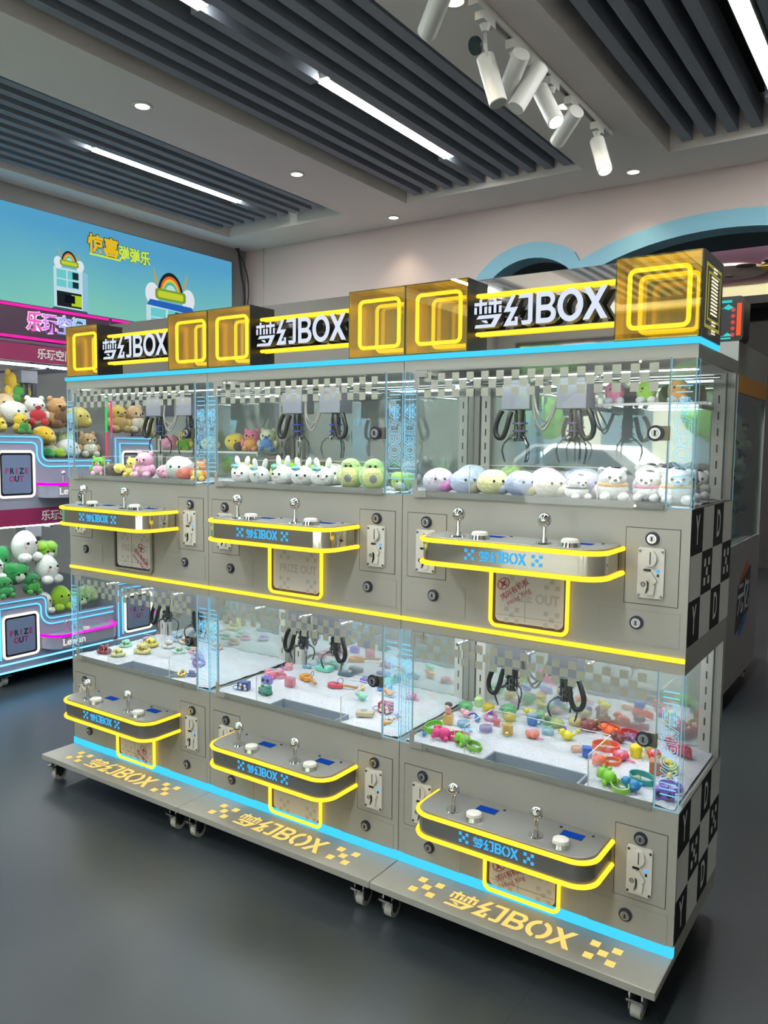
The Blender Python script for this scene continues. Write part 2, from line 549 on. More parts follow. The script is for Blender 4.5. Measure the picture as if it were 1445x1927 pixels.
LAMPLAB = {(0, 0): 'lit linear ceiling lamp among the slats nearest the video wall', (1, 0): 'lit linear ceiling lamp in the middle slat panel above the machines', (1, 1): 'linear ceiling lamp cut by the top edge in the middle slat panel', (2, 0): 'linear ceiling lamp in the right slat panel at the top right corner'}
for k, (lx, ys) in LAMPROWS.items():
    for j, (a, b) in enumerate(ys):
        t = empty('linear_lamp', (lx, (a + b) / 2, ZC + .03))
        tag(t, LAMPLAB.get((k, j), 'linear ceiling lamp nearer the shop front than the photo shows'), 'ceiling lamp', 'linear lamps in the slat ceiling')
        L = (b - a) / 2
        obj('lamp_housing', lambda bm: (box(bm, -.036, .036, -L, L, .014, .1), box(bm, -.036, -.032, -L, L, -.002, .014), box(bm, .032, .036, -L, L, -.002, .014)), M_WPLAST, t)
        obj('diffuser', lambda bm: box(bm, -.032, .032, -L + .003, L - .003, 0, .014), M_LAMP, t)

# walls
struct('wall_left', lambda bm: box(bm, XL - .15, XL, YF, YB + .15, 0, ZC + .3), M_WALLL)
struct('wall_right', lambda bm: box(bm, XR, XR + .15, YF, YB + .15, 0, ZC + .3), M_WALLX)
# back wall with the cloud-shaped opening
def ell(cx, cz, rx, rz, a0, a1, n=18):
    return arc(cx, cz, rx, rz, a0, a1, n)
def cloud(grow):
    """outline of the opening from lower left over the small and the big bump to lower right; grow moves it outwards"""
    g = grow
    small = ell(.53, 2.19, .43 + g, .43 + g, 186, 48, 22)
    big = [p for p in ell(1.74, 1.35, 1.62 + g, 1.295 + g, 150, 0, 40)]
    # keep only the outer parts
    xs = .80 + .1 * (g / .1) * .6
    s2 = [p for p in small if p[0] < xs + .02]
    b2 = [p for p in big if p[0] > xs]
    return [(.10 - g, 0.0)] + [(.10 - g, 2.1)] + s2 + b2 + [(3.36 + g, 0.0)]
INNER, OUTER = cloud(0.0), cloud(0.105)
def _wb(bm):
    # wall around the opening as a polygon in x-z
    poly = [(XL, 0.0)] + OUTER[0:1] + OUTER[1:] + [(XR, 0.0), (XR, ZC + .3), (XL, ZC + .3)]
    prism(bm, poly, -YB - .15, -YB, FRONT)
struct('wall_back', _wb, M_WALLB)
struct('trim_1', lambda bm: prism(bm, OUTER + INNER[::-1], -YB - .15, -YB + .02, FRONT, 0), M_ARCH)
struct('trim_2', lambda bm: box(bm, -1.945, -1.935, YB - .012, YB + .01, 0, ZC), M_WALLB)
# the dark room beyond the opening
def _dr(bm):
    box(bm, -.6, 6, 7.9, 8.0, 0, 3.2)
    box(bm, -.7, -.6, YB + .15, 8.0, 0, 3.2)
    box(bm, 5.9, 6.0, YB + .15, 8.0, 0, 3.2)
struct('wall_darkroom', _dr, M_DARKROOM)
M_MAUVE = pbr('mauve_ceiling', 'C898BC', 0.7)
M_CREAM = pbr('cream_beam', 'D8D6B0', 0.7)
struct('ceiling_darkroom', lambda bm: box(bm, -.6, 6, YB + .15, 8.0, 3.0, 3.1), M_MAUVE)
struct('trim_3', lambda bm: (box(bm, -.5, 5.9, 6.9, 7.2, 2.88, 2.999), box(bm, -.5, 5.9, 6.88, 7.2, 2.80, 2.88, 1)), [M_CREAM, M_DARKROOM])
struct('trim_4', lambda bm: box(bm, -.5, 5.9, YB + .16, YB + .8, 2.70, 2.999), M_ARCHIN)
M_CREAMP = pbr('cream_print', 'D8C8C4', 0.6)
M_BROWNP = pbr('brown_print', '4B3A3E', 0.6)
def _mural(bm):
    for cx, cyy, r in ((1.18, 6.15, .34), (1.86, 6.05, .36)):
        cyl(bm, (cx, cyy, 2.975), (cx, cyy, 2.998), r, n=36)
        for sx in (-.22, .22):
            cyl(bm, (cx + sx, cyy - .28, 2.968), (cx + sx, cyy - .28, 2.974), .085, n=20, mi=1)
        cyl(bm, (cx, cyy + .1, 2.968), (cx, cyy + .1, 2.974), .035, n=14, mi=1)
    box(bm, 1.50, 1.62, 5.95, 6.2, 2.968, 2.974, 2)
tag(obj('ceiling_mural', _mural, [M_CREAMP, M_BROWNP, pbr('yellow_print', 'C9B33A', .6)]), 'round cream and brown shapes printed on the mauve ceiling beyond the arch', 'mural')
tag(obj('added_glow_strip', lambda bm: box(bm, -.4, 5.8, YB + .82, YB + .86, 2.86, 2.94), emit('added_glow', (1.0, 0.93, 0.78), 110.0)), kind='structure')  # hidden glowing strip added to brighten the mauve ceiling and the beam

# shop front behind the camera: wall with three tall openings to the daylight
def _wf(bm):
    box(bm, XL, XR, YF - .15, YF, 2.75, ZC + .3)
    for a, b in ((XL, -1.9), (.55, .8), (3.2, 3.45), (5.75, XR)):
        box(bm, a, b, YF - .15, YF, 0, 2.75)
struct('wall_front', _wf, M_WALLX)
for i, (a, b) in enumerate(((-1.9, .55), (.8, 3.2), (3.45, 5.75))):
    w = struct('window_%d' % (i + 1), lambda bm: (box(bm, a, a + .05, YF - .1, YF - .04, 0, 2.75), box(bm, b - .05, b, YF - .1, YF - .04, 0, 2.75), box(bm, a + .05, b - .05, YF - .1, YF - .04, 2.69, 2.75), box(bm, a + .05, b - .05, YF - .1, YF - .04, 0, .06)), M_FRAME)
    obj('window_pane', lambda bm: box(bm, a + .05, b - .05, YF - .075, YF - .069, .06, 2.69), M_GLASS, w)

# the street outside, seen only mirrored in the cases and signs
M_FACADE = pbr('street_facade', '8F897C', .8, noise_amt=.05, noise_scale=.6)
def _fac(bm):
    box(bm, -18, 22, -22.5, -22, -.04, 7.5)
    for k in range(14):
        for z in (.9, 4.2):
            box(bm, -17 + 2.8 * k, -15.4 + 2.8 * k, -22.02, -21.98, z, z + 2.0, 1)
tag(obj('facade', _fac, [M_FACADE, pbr('street_window', '4C5A60', .15)]), kind='structure')
def _crown(bm, sd):
    rnd = random.Random(sd)
    for k in range(26):
        a, h, r = rnd.uniform(0, 6.28), rnd.uniform(0, 1), rnd.uniform(0, 1)
        R_ = .95 * math.sin(.5 + 2.4 * h)
        sph(bm, (R_ * r * math.cos(a), R_ * r * math.sin(a), 1.9 + 2.0 * h), rnd.uniform(.38, .62), 9, 7)
for k, (tx, ty) in enumerate(((-5.5, -16.5), (-1.2, -17.2), (4.2, -16.0), (9.5, -17))):
    t = empty('street_tree', (tx, ty, -.04))
    tag(t, 'green street tree seen only as a reflection in the mirrored cases', 'tree', 'street trees')
    obj('trunk', lambda bm: cyl(bm, (0, 0, 0), (0, 0, 2.4), .11, .07, n=12), pbr('bark', '5A4C3E', .9), t)
    obj('crown', lambda bm: _crown(bm, k), pbr('street_leaves', '6E9A4C', .8, noise_amt=.25, noise_scale=5), t, smooth=True)
car = empty('parked_car', (-2.4, -12.8, -.06))
tag(car, 'white car parked outside, seen only as a reflection in the mirrored cases', 'car')
def _carb(bm):
    P = lambda a, b, h: (a, h, b)
    prism(bm, [(-2.1, .28), (2.1, .28), (2.15, .62), (1.9, .82), (1.1, .92), (-1.6, .96), (-2.1, .85)], -.85, .85, P)
    prism(bm, [(1.1, .90), (.45, 1.42), (-.95, 1.46), (-1.65, .94)], -.72, .72, P)
obj('body', _carb, pbr('car_white', 'EDEDE8', .2), car, bevel=.05)
obj('glazing', lambda bm: prism(bm, [(.95, .94), (.40, 1.36), (-.90, 1.40), (-1.45, .97)], -.73, .73, lambda a, b, h: (a, h, b)), pbr('car_glass', '20262A', .08), car)
for wx in (-1.3, 1.35):
    for wy in (-.78, .78):
        obj('wheel', lambda bm: cyl(bm, (wx, wy - .1, .31), (wx, wy + .1, .31), .31, n=24), M_BLACK, car)

# downlights
for i, (x, y, lab) in enumerate(((-.46, .765, 'round recessed downlight in the beige ceiling strip nearest the camera'), (-.465, 1.935, 'round recessed downlight in the ceiling strip between two slat panels, farther one'), (-.48, 3.03, 'small recessed downlight near the back wall left of the arch'), (1.277, 3.0, 'recessed downlight above the blue arch'), (1.285, 1.894, 'recessed downlight glowing behind the track spotlights'), (1.285, .797, 'recessed downlight cut by the top edge beside the track'))):
    t = empty('downlight', (x, y, ZC))
    tag(t, lab, 'downlight', 'recessed downlights')
    obj('trim_ring', lambda bm: torus(bm, (0, 0, -.002), .042, .008, n=28, sz=.6), M_WPLAST, t, smooth=True)
    obj('lamp_face', lambda bm: cyl(bm, (0, 0, -.001), (0, 0, -.006), .035, .033, n=24), M_DOWN, t)
    ld = bpy.data.lights.new('downlight_beam', 'SPOT'); ld.energy = SPOT * (.7 if y > 2.9 else 1); ld.color = (1, .85, .6)
    ld.spot_size = math.radians(95); ld.spot_blend = 1.0; ld.shadow_soft_size = .035
    lo = bpy.data.objects.new('beam', ld); COL.objects.link(lo); lo.parent = t; lo.location = (0, 0, -.02)

# track and its spotlights
tr = empty('lighting_track', (1.362, 1.55, ZC))
tag(tr, 'white ceiling track carrying the white spotlights', 'lighting track')
def _rail(bm):
    box(bm, -.018, -.010, -.72, .72, -.03, -.001); box(bm, .010, .018, -.72, .72, -.03, -.001)
    box(bm, -.010, .010, -.72, .72, -.008, -.001)
    for y in (-.72, .72):
        box(bm, -.02, .02, y - .03, y + .03, -.034, -.001)
obj('rail', _rail, M_WPLAST, tr)
tr2 = empty('lighting_track', (1.362, -.1, ZC))
tag(tr2, 'second white ceiling track above the top edge of the photo', 'lighting track')
obj('rail', _rail, M_WPLAST, tr2)
HEADS = [(.56, (1.406, .514, 2.875), (1.261, .643, 2.827), 0, 'white track spotlight cut by the top edge'),
         (.90, (1.306, 1.012, 2.875), (1.367, 1.016, 2.685), 0, 'white track spotlight with a black cap, first on its track'),
         (1.16, (1.438, 1.062, 2.875), (1.308, 1.180, 2.780), 0, 'white track spotlight tilted left, second on its track'),
         (1.335, (1.453, 1.208, 2.875), (1.382, 1.134, 2.703), 0, 'white track spotlight tilted left, third on its track'),
         (1.54, (1.371, 1.397, 2.875), (1.468, 1.357, 2.704), 1, 'lit white track spotlight, fourth on its track'),
         (1.78, (1.424, 1.692, 2.875), (1.280, 1.810, 2.801), 0, 'white track spotlight behind the lit fourth one'),
         (2.13, (1.379, 2.087, 2.875), (1.449, 2.026, 2.698), 1, 'lit white track spotlight at the far end of the track')]
M_LENS = pbr('lens_white', 'C8C8C2', .3)
for ya, a3, b3, lit, lab in HEADS:
    t = empty('track_spotlight', (1.362, ya, ZC - .03))
    tag(t, lab, 'spotlight', 'track spotlights')
    a, b = Vector(a3) - t.location, Vector(b3) - t.location
    d = (b - a).normalized(); b = a + d * .195
    obj('adapter', lambda bm: (box(bm, -.018, .018, -.05, .05, -.035, 0), cyl(bm, (0, 0, -.035), (0, 0, -.06), .022, .012)), M_WPLAST, t)
    obj('stem', lambda bm: tube(bm, [(0, 0, -.055), tuple(a * .5 + Vector((0, 0, -.02))), tuple(a + d * .05)], .006), M_WPLAST, t)
    def _can(bm):
        cyl(bm, a, b, .036, n=24)
        torus(bm, b, .033, .003, d.to_track_quat('Z', 'Y').to_matrix().to_4x4(), n=24, k=6)
    obj('can', _can, M_WPLAST, t, smooth=True)
    obj('lens', lambda bm: cyl(bm, b, b + d * .003, .031, n=24), M_HEAD if lit else M_LENS, t)
    if 'black cap' in lab:
        obj('cap', lambda bm: cyl(bm, a + Vector((-.03, -.02, .045)), a + Vector((-.034, -.03, .04)), .034, n=22), M_BLACK, t)

# ------------------------------------------------------------------ the silver two-tier claw machines
W, D, YM = 0.8, 0.455, 0.450
DZ = -0.742                      # lower tier relative to the upper tier
ZPL, ZBOT = 0.104, 0.104         # plate top
UP_G0, UP_G1 = 1.20, 1.548
LO_G0, LO_G1 = 0.469, 0.806
CON_X0, CON_X1, CON_D = .142, .640, .152

M_BLUERING = pbr('ring_blue', '2A3F9C', .4)
M_VIOLRING = pbr('ring_violet', '6A4A86', .4)
def smooth_pts(pts, n=5):
    """Catmull-Rom through the points"""
    P = [Vector(p) for p in pts]
    P = [P[0] * 2 - P[1]] + P + [P[-1] * 2 - P[-2]]
    out = []
    for i in range(1, len(P) - 2):
        for k in range(n):
            t = k / n
            a, b, c, d = P[i - 1], P[i], P[i + 1], P[i + 2]
            out.append(0.5 * ((2 * b) + (c - a) * t + (2 * a - 5 * b + 4 * c - d) * t * t + (3 * b - a - 3 * c + d) * t ** 3))
    out.append(P[-2])
    return out

def lock(bm, x, z, r=.0165, y=0.0):
    cyl(bm, (x, y, z), (x, y - .005, z), r, n=22, mi=0)
    cyl(bm, (x, y - .005, z), (x, y - .009, z), r * .68, n=22, mi=1)
    torus(bm, (x, y - .009, z), r * .40, r * .07, Matrix.Rotation(PI / 2, 4, 'X'), n=18, k=6, mi=1)
    box(bm, x - r * .13, x + r * .13, y - .0105, y - .0085, z - r * .30, z + r * .30, 0)
M_LOCKRING = pbr('lock_ring', '23263A', .35)
M_LOCKFACE = pbr('lock_face', 'C8C9CC', .22, .9)

def panel_gap(bm, x0, x1, z0, z1, g=.0016, r=0.0, mi=1, t=.0012):
    """a door leaf standing a hair proud of the cabinet with a dark joint around it"""
    box(bm, x0 - g, x1 + g, -.0006, .001, z0 - g, z1 + g, mi)
    box(bm, x0, x1, -t, .001, z0, z1, 0)

def console_outline(x0, x1, d, r=.055, n=8):
    return [(x0, 0)] + arc(x0 + r, -d + r, r, r, 180, 270, n) + arc(x1 - r, -d + r, r, r, 270, 360, n) + [(x1, 0)]

def build_machine(idx, label, claws, plates):
    x0 = idx * W
    root = empty('claw_machine', (x0, 0, 0))
    tag(root, label, 'claw machine', 'silver two-tier claw machines in a row')
    def part(name, key, build, mats, parent=root, smooth=False, bevel=0.0, loc=(0, 0, 0)):
        return link(name, mesh(key, build, mats, smooth, bevel), parent, loc)
    e = .0012                                                # hairline between neighbouring units
    # --- cabinet body
    def _cab(bm):
        for g0, z1 in ((ZPL, LO_G0), (LO_G1, UP_G0)):
            box(bm, e, W - e, 0, .012, g0 + (.028 if g0 == ZPL else 0), z1)               # front sheet
            box(bm, e, .014, .012, D, g0, z1); box(bm, W - .014, W - e, .012, D, g0, z1)
        box(bm, .014, W - .014, .012, D, ZPL + .03, ZPL + .05)
        box(bm, .014, W - .014, .012, D, .395, .405)         # decks
        box(bm, .014, W - .014, .012, D, 1.126, 1.136)
        box(bm, e, W - e, .012, D, 1.573, 1.580)             # roof
        box(bm, e, W - e, 0, .012, UP_G1, 1.580); box(bm, e, .014, .012, D, UP_G1, 1.573); box(bm, W - .014, W - e, .012, D, UP_G1, 1.573)
        box(bm, .014, W - .014, .012, D, .832, .842)
        box(bm, e, W - e, YM + .002, D, ZPL, 1.58)           # back sheet
        for xx in (e, W - .020):                             # back posts beside the side glass
            box(bm, xx, xx + .019, D - .030, D, LO_G0, LO_G1); box(bm, xx, xx + .019, D - .030, D, UP_G0, UP_G1)
    part('cabinet', 'm_cabinet', _cab, M_CAB)
    # --- base plate, lettering, casters
    bp = part('base_plate', 'm_plate', lambda bm: box(bm, e, W - e, -.149, D, .083, ZPL), M_CAB, bevel=.002)
    me = curve_mesh('plate_mark', full_mark(True, 3.28), .002, M_LOGOYEL)
    link('lettering', me, bp, M=on_top((.400, -.078, ZPL + .0006), .077))
    def _caster(bm):
        box(bm, -.022, .022, -.022, .022, .076, .083, 1)
        box(bm, -.017, -.013, -.024, .012, .028, .078, 1); box(bm, .013, .017, -.024, .012, .028, .078, 1)
        box(bm, -.019, .019, -.040, -.004, .058, .064, 1)
        cyl(bm, (-.012, 0, .025), (.012, 0, .025), .025, n=22, mi=0)
        cyl(bm, (-.0125, 0, .025), (.0125, 0, .025), .012, n=16, mi=1)
    for cx_, cyy in ((.05, -.105), (.75, -.105), (.05, .40), (.75, .40)):
        part('caster', 'm_caster', _caster, [M_RUBBER, M_CHROME], loc=(cx_, cyy, 0))
    # --- light strips
    def _bs(bm):
        box(bm, .001, W - .001, -.003, .012, ZPL + .0005, ZPL + .027)
    part('base_light_strip', 'm_basestrip', _bs, M_CYAN)
    part('middle_light_strip', 'm_midstrip', lambda bm: box(bm, e, W - e, -.006, .0, .8345, .8465), M_NEON, bevel=.002)
    def _ts(bm):
        box(bm, -.001, W + .001, -.006, .20, 1.5805, 1.594)
    part('top_light_strip', 'm_topstrip', _ts, M_CYAN)

    for tier in (0, 1):                                      # 0 upper, 1 lower
        dz = DZ if tier else 0.0
        g0, g1 = (LO_G0, LO_G1) if tier else (UP_G0, UP_G1)
        T = 'lo' if tier else 'up'
        # --- case: mirror, posts, side glass
        part('back_mirror', 'm_mirror' + T, lambda bm: box(bm, .018, W - .018, YM - .003, YM, g0 - .06, g1), M_MIRBACK)
        def _post(bm):
            box(bm, -.016, .016, YM - .022, YM - .004, g0, g1)
            z = g0 + .04
            while z < g1 - .04:
                box(bm, -.002, .002, YM - .0228, YM - .0218, z, z + .022, 1); z += .045
        for xx in (.042, W - .042):
            part('slotted_post', 'm_post' + T, _post, [M_WPLAST, M_GAP], loc=(xx, 0, 0))
        for xx in (.002, W - .007):
            part('side_glass', 'm_sideglass' + T, lambda bm: box(bm, 0, .005, .042, D - .031, g0, g1), M_GLASS, loc=(xx, 0, 0))
        # --- corner pillars of edge-lit acrylic
        for xx, w_ in ((.003, .042), (W - .060, .057)):
            key = 'm_pillar%s%.3f' % (T, w_)
            def _pil(bm):
                box(bm, .0014, w_ - .0014, 0, .003, g0 + .002, g1 - .002, 0)
                for p, q in ((0, .0014), (w_ - .0014, w_)):
                    box(bm, p, q, -.0003, .003, g0, g1, 1)
                box(bm, .0014, w_ - .0014, 0, .003, g0, g0 + .002, 1)
                # the return along the side
                rx = 0 if w_ < .05 else w_ - .005
                box(bm, rx, rx + .005, .0065, .040, g0 + .003, g1 - .002, 0)
                box(bm, rx + .002, rx + .003, .0405, .042, g0, g1, 1)
            p_ = part('corner_pillar', key, _pil, [M_ACRYL, M_EDGE], loc=(xx, -.001, 0))
            S = shifted(logo_splines(), 0, .8) + [[(a, -.38), (a + .03, -.38), (a + .03, .38), (a, .38)] for a in (-2.75, -2.45, -2.15, 1.98, 2.28, 2.58)]
            em = curve_mesh('etch_mark', S, 0, M_ETCH, outline=.018)
            link('etched_lettering', em, p_, M=place((0, 0, -1), (1, 0, 0), (0, -1, 0), (w_ / 2 + (.003 if w_ > .05 else 0), -.0016, (g0 + g1) / 2 - .005), .0475))
        # --- glass door
        dx0, dx1 = .046, .738
        dr = part('glass_door', 'm_door' + T, lambda bm: box(bm, dx0, dx1, -.005, 0, g0 - .006, g1 + .003), M_GLASS)
        for ex in (dx0 - .0015, dx1):
            part('door_edge', 'm_dooredge' + T, lambda bm: box(bm, 0, .0015, -.005, 0, g0 - .006, g1 + .003), M_DOOREDGE, dr, loc=(ex, 0, 0))
        def _chk(bm):
            z1 = g1 - .008; s = (dx1 - dx0 - .05) / 29
            for r in range(3):
                for c in range(29):
                    if (r + c) % 2 == 0:
                        a = dx0 + .025 + c * s
                        q = [bm.verts.new(v) for v in ((a, -.0054, z1 - (r + 1) * s), (a + s, -.0054, z1 - (r + 1) * s), (a + s, -.0054, z1 - r * s), (a, -.0054, z1 - r * s))]
                        bm.faces.new(q)
        part('checker_band', 'm_chk' + T, _chk, M_CHECK, dr)
        part('door_rail', 'm_rail' + T, lambda bm: box(bm, dx0 + .025, dx1 - .002, -.0075, -.0052, g0 - .004, g0 + .014), clear('frosted_rail', (.72, .76, .74), 1, body=.55, body_col=(.36, .37, .35)), dr)
        def _hinge(bm):
            box(bm, 0, .014, -.009, -.0052, 0, .050); box(bm, .014, .042, -.009, -.0052, 0, .018)
            cyl(bm, (.034, -.009, .009), (.034, -.0105, .009), .003, n=10)
        part('hinge', 'm_hinge', _hinge, M_BRACKET, dr, loc=(dx0 - .006, 0, g0 - .005))
        def _hinge2(bm):
            box(bm, 0, .014, -.009, -.0052, -.050, 0); box(bm, .014, .042, -.009, -.0052, -.018, 0)
            cyl(bm, (.034, -.009, -.009), (.034, -.0105, -.009), .003, n=10)
        part('hinge', 'm_hinge2', _hinge2, M_BRACKET, dr, loc=(dx0 - .006, 0, g1 + .001))
        for xx in (.10, .67):
            for zz in (g0 + .002, g1 - .004):
                part('door_stud', 'm_stud', lambda bm: cyl(bm, (0, -.005, 0), (0, -.009, 0), .0035, n=10), M_CHROME, dr, smooth=True, loc=(xx, 0, zz))
        zl = 1.375 if not tier else .640
        def _dlock(bm):
            box(bm, -.014, .022, -.014, -.006, -.017, .017, 2)
            lock(bm, -.008, 0, .019, y=-.014)
        part('door_lock', 'm_dlock', _dlock, [M_LOCKRING, M_LOCKFACE, M_LOCKBODY], dr, loc=(.722, 0, zl))
        # --- cranes
        rail_z = g1 - .02
        def _crail(bm):
            for yy in (.10, .33):
                cyl(bm, (.02, yy, rail_z), (W - .02, yy, rail_z), .006, n=10)
            for xx in (.16, .37, .54):
                cyl(bm, (xx, .05, rail_z - .012), (xx, .40, rail_z - .012), .005, n=10)
        part('crane_rail', 'm_crail' + T, _crail, M_CHROME, smooth=True)
        for ci, cx_ in enumerate(claws[tier]):
            cz = 1.446 if not tier else .690
            cyy = .215
            cr = part('crane', 'm_carriage' + T, lambda bm: (box(bm, -.043, .043, -.035, .035, 0, g1 - .03 - cz), box(bm, -.036, .036, -.028, .028, g1 - .03 - cz, g1 - .012 - cz)), M_GPLAST, loc=(cx_, cyy, cz), bevel=.002)
            ring = [M_BLUERING, M_VIOLRING, M_STEEL][claws[2][tier][ci]]
            sc = 1.0 if not tier else .8
            def _coil(bm):
                cyl(bm, (0, 0, 0), (0, 0, -.014 * sc), .015, n=16)
                cyl(bm, (0, 0, -.014 * sc), (0, 0, -.046 * sc), .0125, n=16)
                for k in range(6):
                    a = k * PI / 3
                    cyl(bm, (.0155 * math.cos(a), .0155 * math.sin(a), -.012 * sc), (.0155 * math.cos(a), .0155 * math.sin(a), -.075 * sc), .0025, n=8)
                for k, zz in enumerate((-.036 * sc, -.058 * sc)):
                    cyl(bm, (0, 0, zz), (0, 0, zz - .005), .022, n=20, mi=1)
                cyl(bm, (0, 0, -.046 * sc), (0, 0, -.088 * sc), .009, n=14)
                cyl(bm, (0, 0, -.080 * sc), (0, 0, -.090 * sc), .017, n=6)
            part('claw_coil', 'm_coil' + T + ring.name, _coil, [M_STEEL, ring], cr, smooth=True)
            def _finger(bm):
                pts = [(.012, 0, -.082 * sc), (.028, 0, -.080 * sc), (.046, 0, -.098 * sc), (.050, 0, -.118 * sc), (.044, 0, -.142 * sc), (.040, 0, -.150 * sc)]
                tube(bm, pts, .0028, 8)
                tube(bm, [(.010, 0, -.062 * sc), (.024, 0, -.078 * sc), (.028, 0, -.084 * sc)], .003, 6)
                sph(bm, (.028, 0, -.081 * sc), .005, 8, 6)
            for k in range(3):
                f_ = part('claw_finger', 'm_finger' + T, _finger, M_STEEL, cr, smooth=True)
                f_.rotation_euler = (0, 0, math.radians(200 + 120 * k + 12 * ci))
            side = 1 if ci == len(claws[tier]) - 1 else -1
            def _cord(bm):
                pts = [(0, 0, 0), (.004 * side, -.006, -.02), (.010 * side, -.01, -.05), (.022 * side, -.01, -.074), (.040 * side, -.008, -.070), (.046 * side, -.006, -.045), (.036 * side, -.004, -.012), (.028 * side, 0, .004)]
                tube(bm, smooth_pts(pts, 5), .0075, 10)
                for p in smooth_pts(pts, 7)[::1]:
                    pass
            part('coiled_cord', 'm_cord' + T + str(side), _cord, M_BLACK, cr, smooth=True).location = (.018 * side, -.022, -.006)
        def _cables(bm):
            xa, xb = claws[tier][0] + .04, claws[tier][-1] - .04
            zb = (g1 - .06)
            for k, dp in enumerate((.09, .10, .075)):
                pts = [(xa + .004 * k, .20, zb), (xa + .012 + .01 * k, .195 - .01 * k, zb - dp * .7), ((xa + xb) / 2 - .008 + .008 * k, .19, zb - dp), (xb - .02, .195, zb - dp * .6), (xb, .2, zb)]
                tube(bm, smooth_pts(pts, 6), .0035, 8)
        part('hanging_cable', 'm_cable%s%d' % (T, idx), _cables, pbr('cable_grey', '8C8A82', .5), smooth=True)
        part('case_light', 'm_tube' + T, lambda bm: box(bm, .04, W - .04, .018, (.40 if tier else .10), g1 + .017, g1 + .023), M_TUBE if tier else M_TUBE2)
        # --- prize chute
        def _chute(bm):
            for a, b, c, d in ((.262, .268, .014, .094), (.536, .542, .014, .094), (.268, .536, .088, .094)):
                box(bm, a, b, c, d, g0 - .068, g0 + .002)
            box(bm, .268, .536, .014, .088, g0 - .068, g0 - .060)
        part('prize_chute', 'm_chute' + T, _chute, M_CHUTE)
        hgt = .085
        def _fence(bm):
            for a, b, c, d in ((.205, .208, .02, .19), (.565, .568, .02, .19), (.208, .565, .187, .19)):
                box(bm, a, b, c, d, g0 + .001, g0 + hgt)
        fe = part('chute_fence', 'm_fence' + T, _fence, M_GLASS)
        def _fedge(bm):
            for a, b, c, d in ((.205, .208, .02, .19), (.565, .568, .02, .19), (.208, .565, .187, .19)):
                box(bm, a, b, c, d, g0 + hgt, g0 + hgt + .0015)
            for a, c in ((.205, .019), (.5655, .019)):
                box(bm, a, a + .002, c - .001, c + .001, g0, g0 + hgt)
        part('fence_edge', 'm_fedge' + T, _fedge, M_WPLAST, fe)
        # --- console
        out = console_outline(CON_X0, CON_X1, CON_D)
        zb, zt = 1.036 + dz, 1.096 + dz
        face = M_CONSDARK if tier else M_CONSMIR
        co = part('control_console', 'm_console' + T, lambda bm: (prism(bm, out, zb + .004, zt + .004, None, 0, 1),), [M_CABTOP, face], smooth=True)
        part('console_top', 'm_contop' + T, lambda bm: prism(bm, console_outline(CON_X0 + .004, CON_X1 - .004, CON_D - .004), zt + .004, zt + .009), M_CABTOP, co, bevel=.0015)
        for zz, nm in ((zt, 't'), (zb, 'b')):
            nout = console_outline(CON_X0 - .003, CON_X1 + .003, CON_D + .003)
            part('neon_strip', 'm_cneon' + T + nm, lambda bm: tube(bm, [(a, b, zz) for a, b in nout], .0062, 8), M_NEON, co, smooth=True)
        lm = curve_mesh('console_mark', full_mark(True, 3.35), .02, M_LOGOBLUE)
        link('lettering', lm, co, M=on_front((.393, -CON_D - .0012, (zb + zt) / 2 + .002), .0272))
        ztop = zt + .009
        def _joy(bm):
            cyl(bm, (0, 0, 0), (0, 0, .003), .021, .019, n=22)
            cyl(bm, (0, 0, .003), (0, 0, .012), .008, n=14)
            cyl(bm, (0, 0, .010), (0, 0, .045), .0058, n=14)
            sph(bm, (0, 0, .058), .0175, 20, 14)
        for xx in (.240, .479):
            part('joystick', 'm_joy', _joy, M_CHROME, co, smooth=True, loc=(xx, -.100, ztop))
        def _btn(bm):
            cyl(bm, (0, 0, 0), (0, 0, .010), .0265, .0235, n=28, mi=1)
            cyl(bm, (0, 0, .010), (0, 0, .017), .0215, .0195, n=28, mi=0)
            cyl(bm, (0, 0, .017), (0, 0, .019), .0195, .015, n=28, mi=0)
        for xx in (.309, .550):
            part('push_button', 'm_btn', _btn, [M_WPLAST, M_CHROME], co, smooth=True, loc=(xx, -.112, ztop))
        for xx in (.315, .555):
            part('score_screen', 'm_score', lambda bm: (box(bm, -.027, .027, -.014, .014, 0, .0008, 0), box(bm, -.029, .029, -.016, .016, -.001, .0004, 1)), [M_SCREENBLUE, M_GAP], co, loc=(xx, -.046, ztop))
        for xx in (.20, .355, .515, .60):
            part('console_screw', 'm_cscrew', lambda bm: cyl(bm, (0, -.022, 0), (0, -.022, .002), .004, n=10), M_STEEL, co, loc=(xx, 0, ztop))
        # --- coin doors
        def _cdoor(bm):
            panel_gap(bm, -.063, .063, -.0915, .0915)
        def _csel(bm):
            prism(bm, rrect(-.031, .031, -.061, .061, .006, 4), .0012, .008, FRONT, 0)
            prism(bm, [(a, .036 + b) for a, b in arc(0, 0, .0145, .0195, 0, 345, 23)], .008, .016, FRONT, 0)
            box(bm, -.0012, .0012, -.0166, -.0155, .021, .051, 1)                         # coin slot
            prism(bm, rrect(-.017, .001, .0035, .0095, .003, 3), .008, .0092, FRONT, 1)
            prism(bm, [(-.006, .002), (.001, .004), (.016, -.016), (.014, -.024), (.006, -.024)], .008, .015, FRONT, 0)   # reject lever
            prism(bm, [(-.006, -.016), (.000, -.020), (.000, -.040), (-.008, -.052), (.010, -.052), (.012, -.030), (.006, -.018)], .008, .013, FRONT, 0)
            prism(bm, [(-.008, -.018), (-.004, -.024), (-.004, -.038), (-.010, -.050), (-.0065, -.034), (-.0065, -.026)], .008, .0135, FRONT, 1)
            torus(bm, (-.017, -.0085, -.028), .005, .0009, Matrix.Rotation(PI / 2, 4, 'X'), n=16, k=5, mi=1)
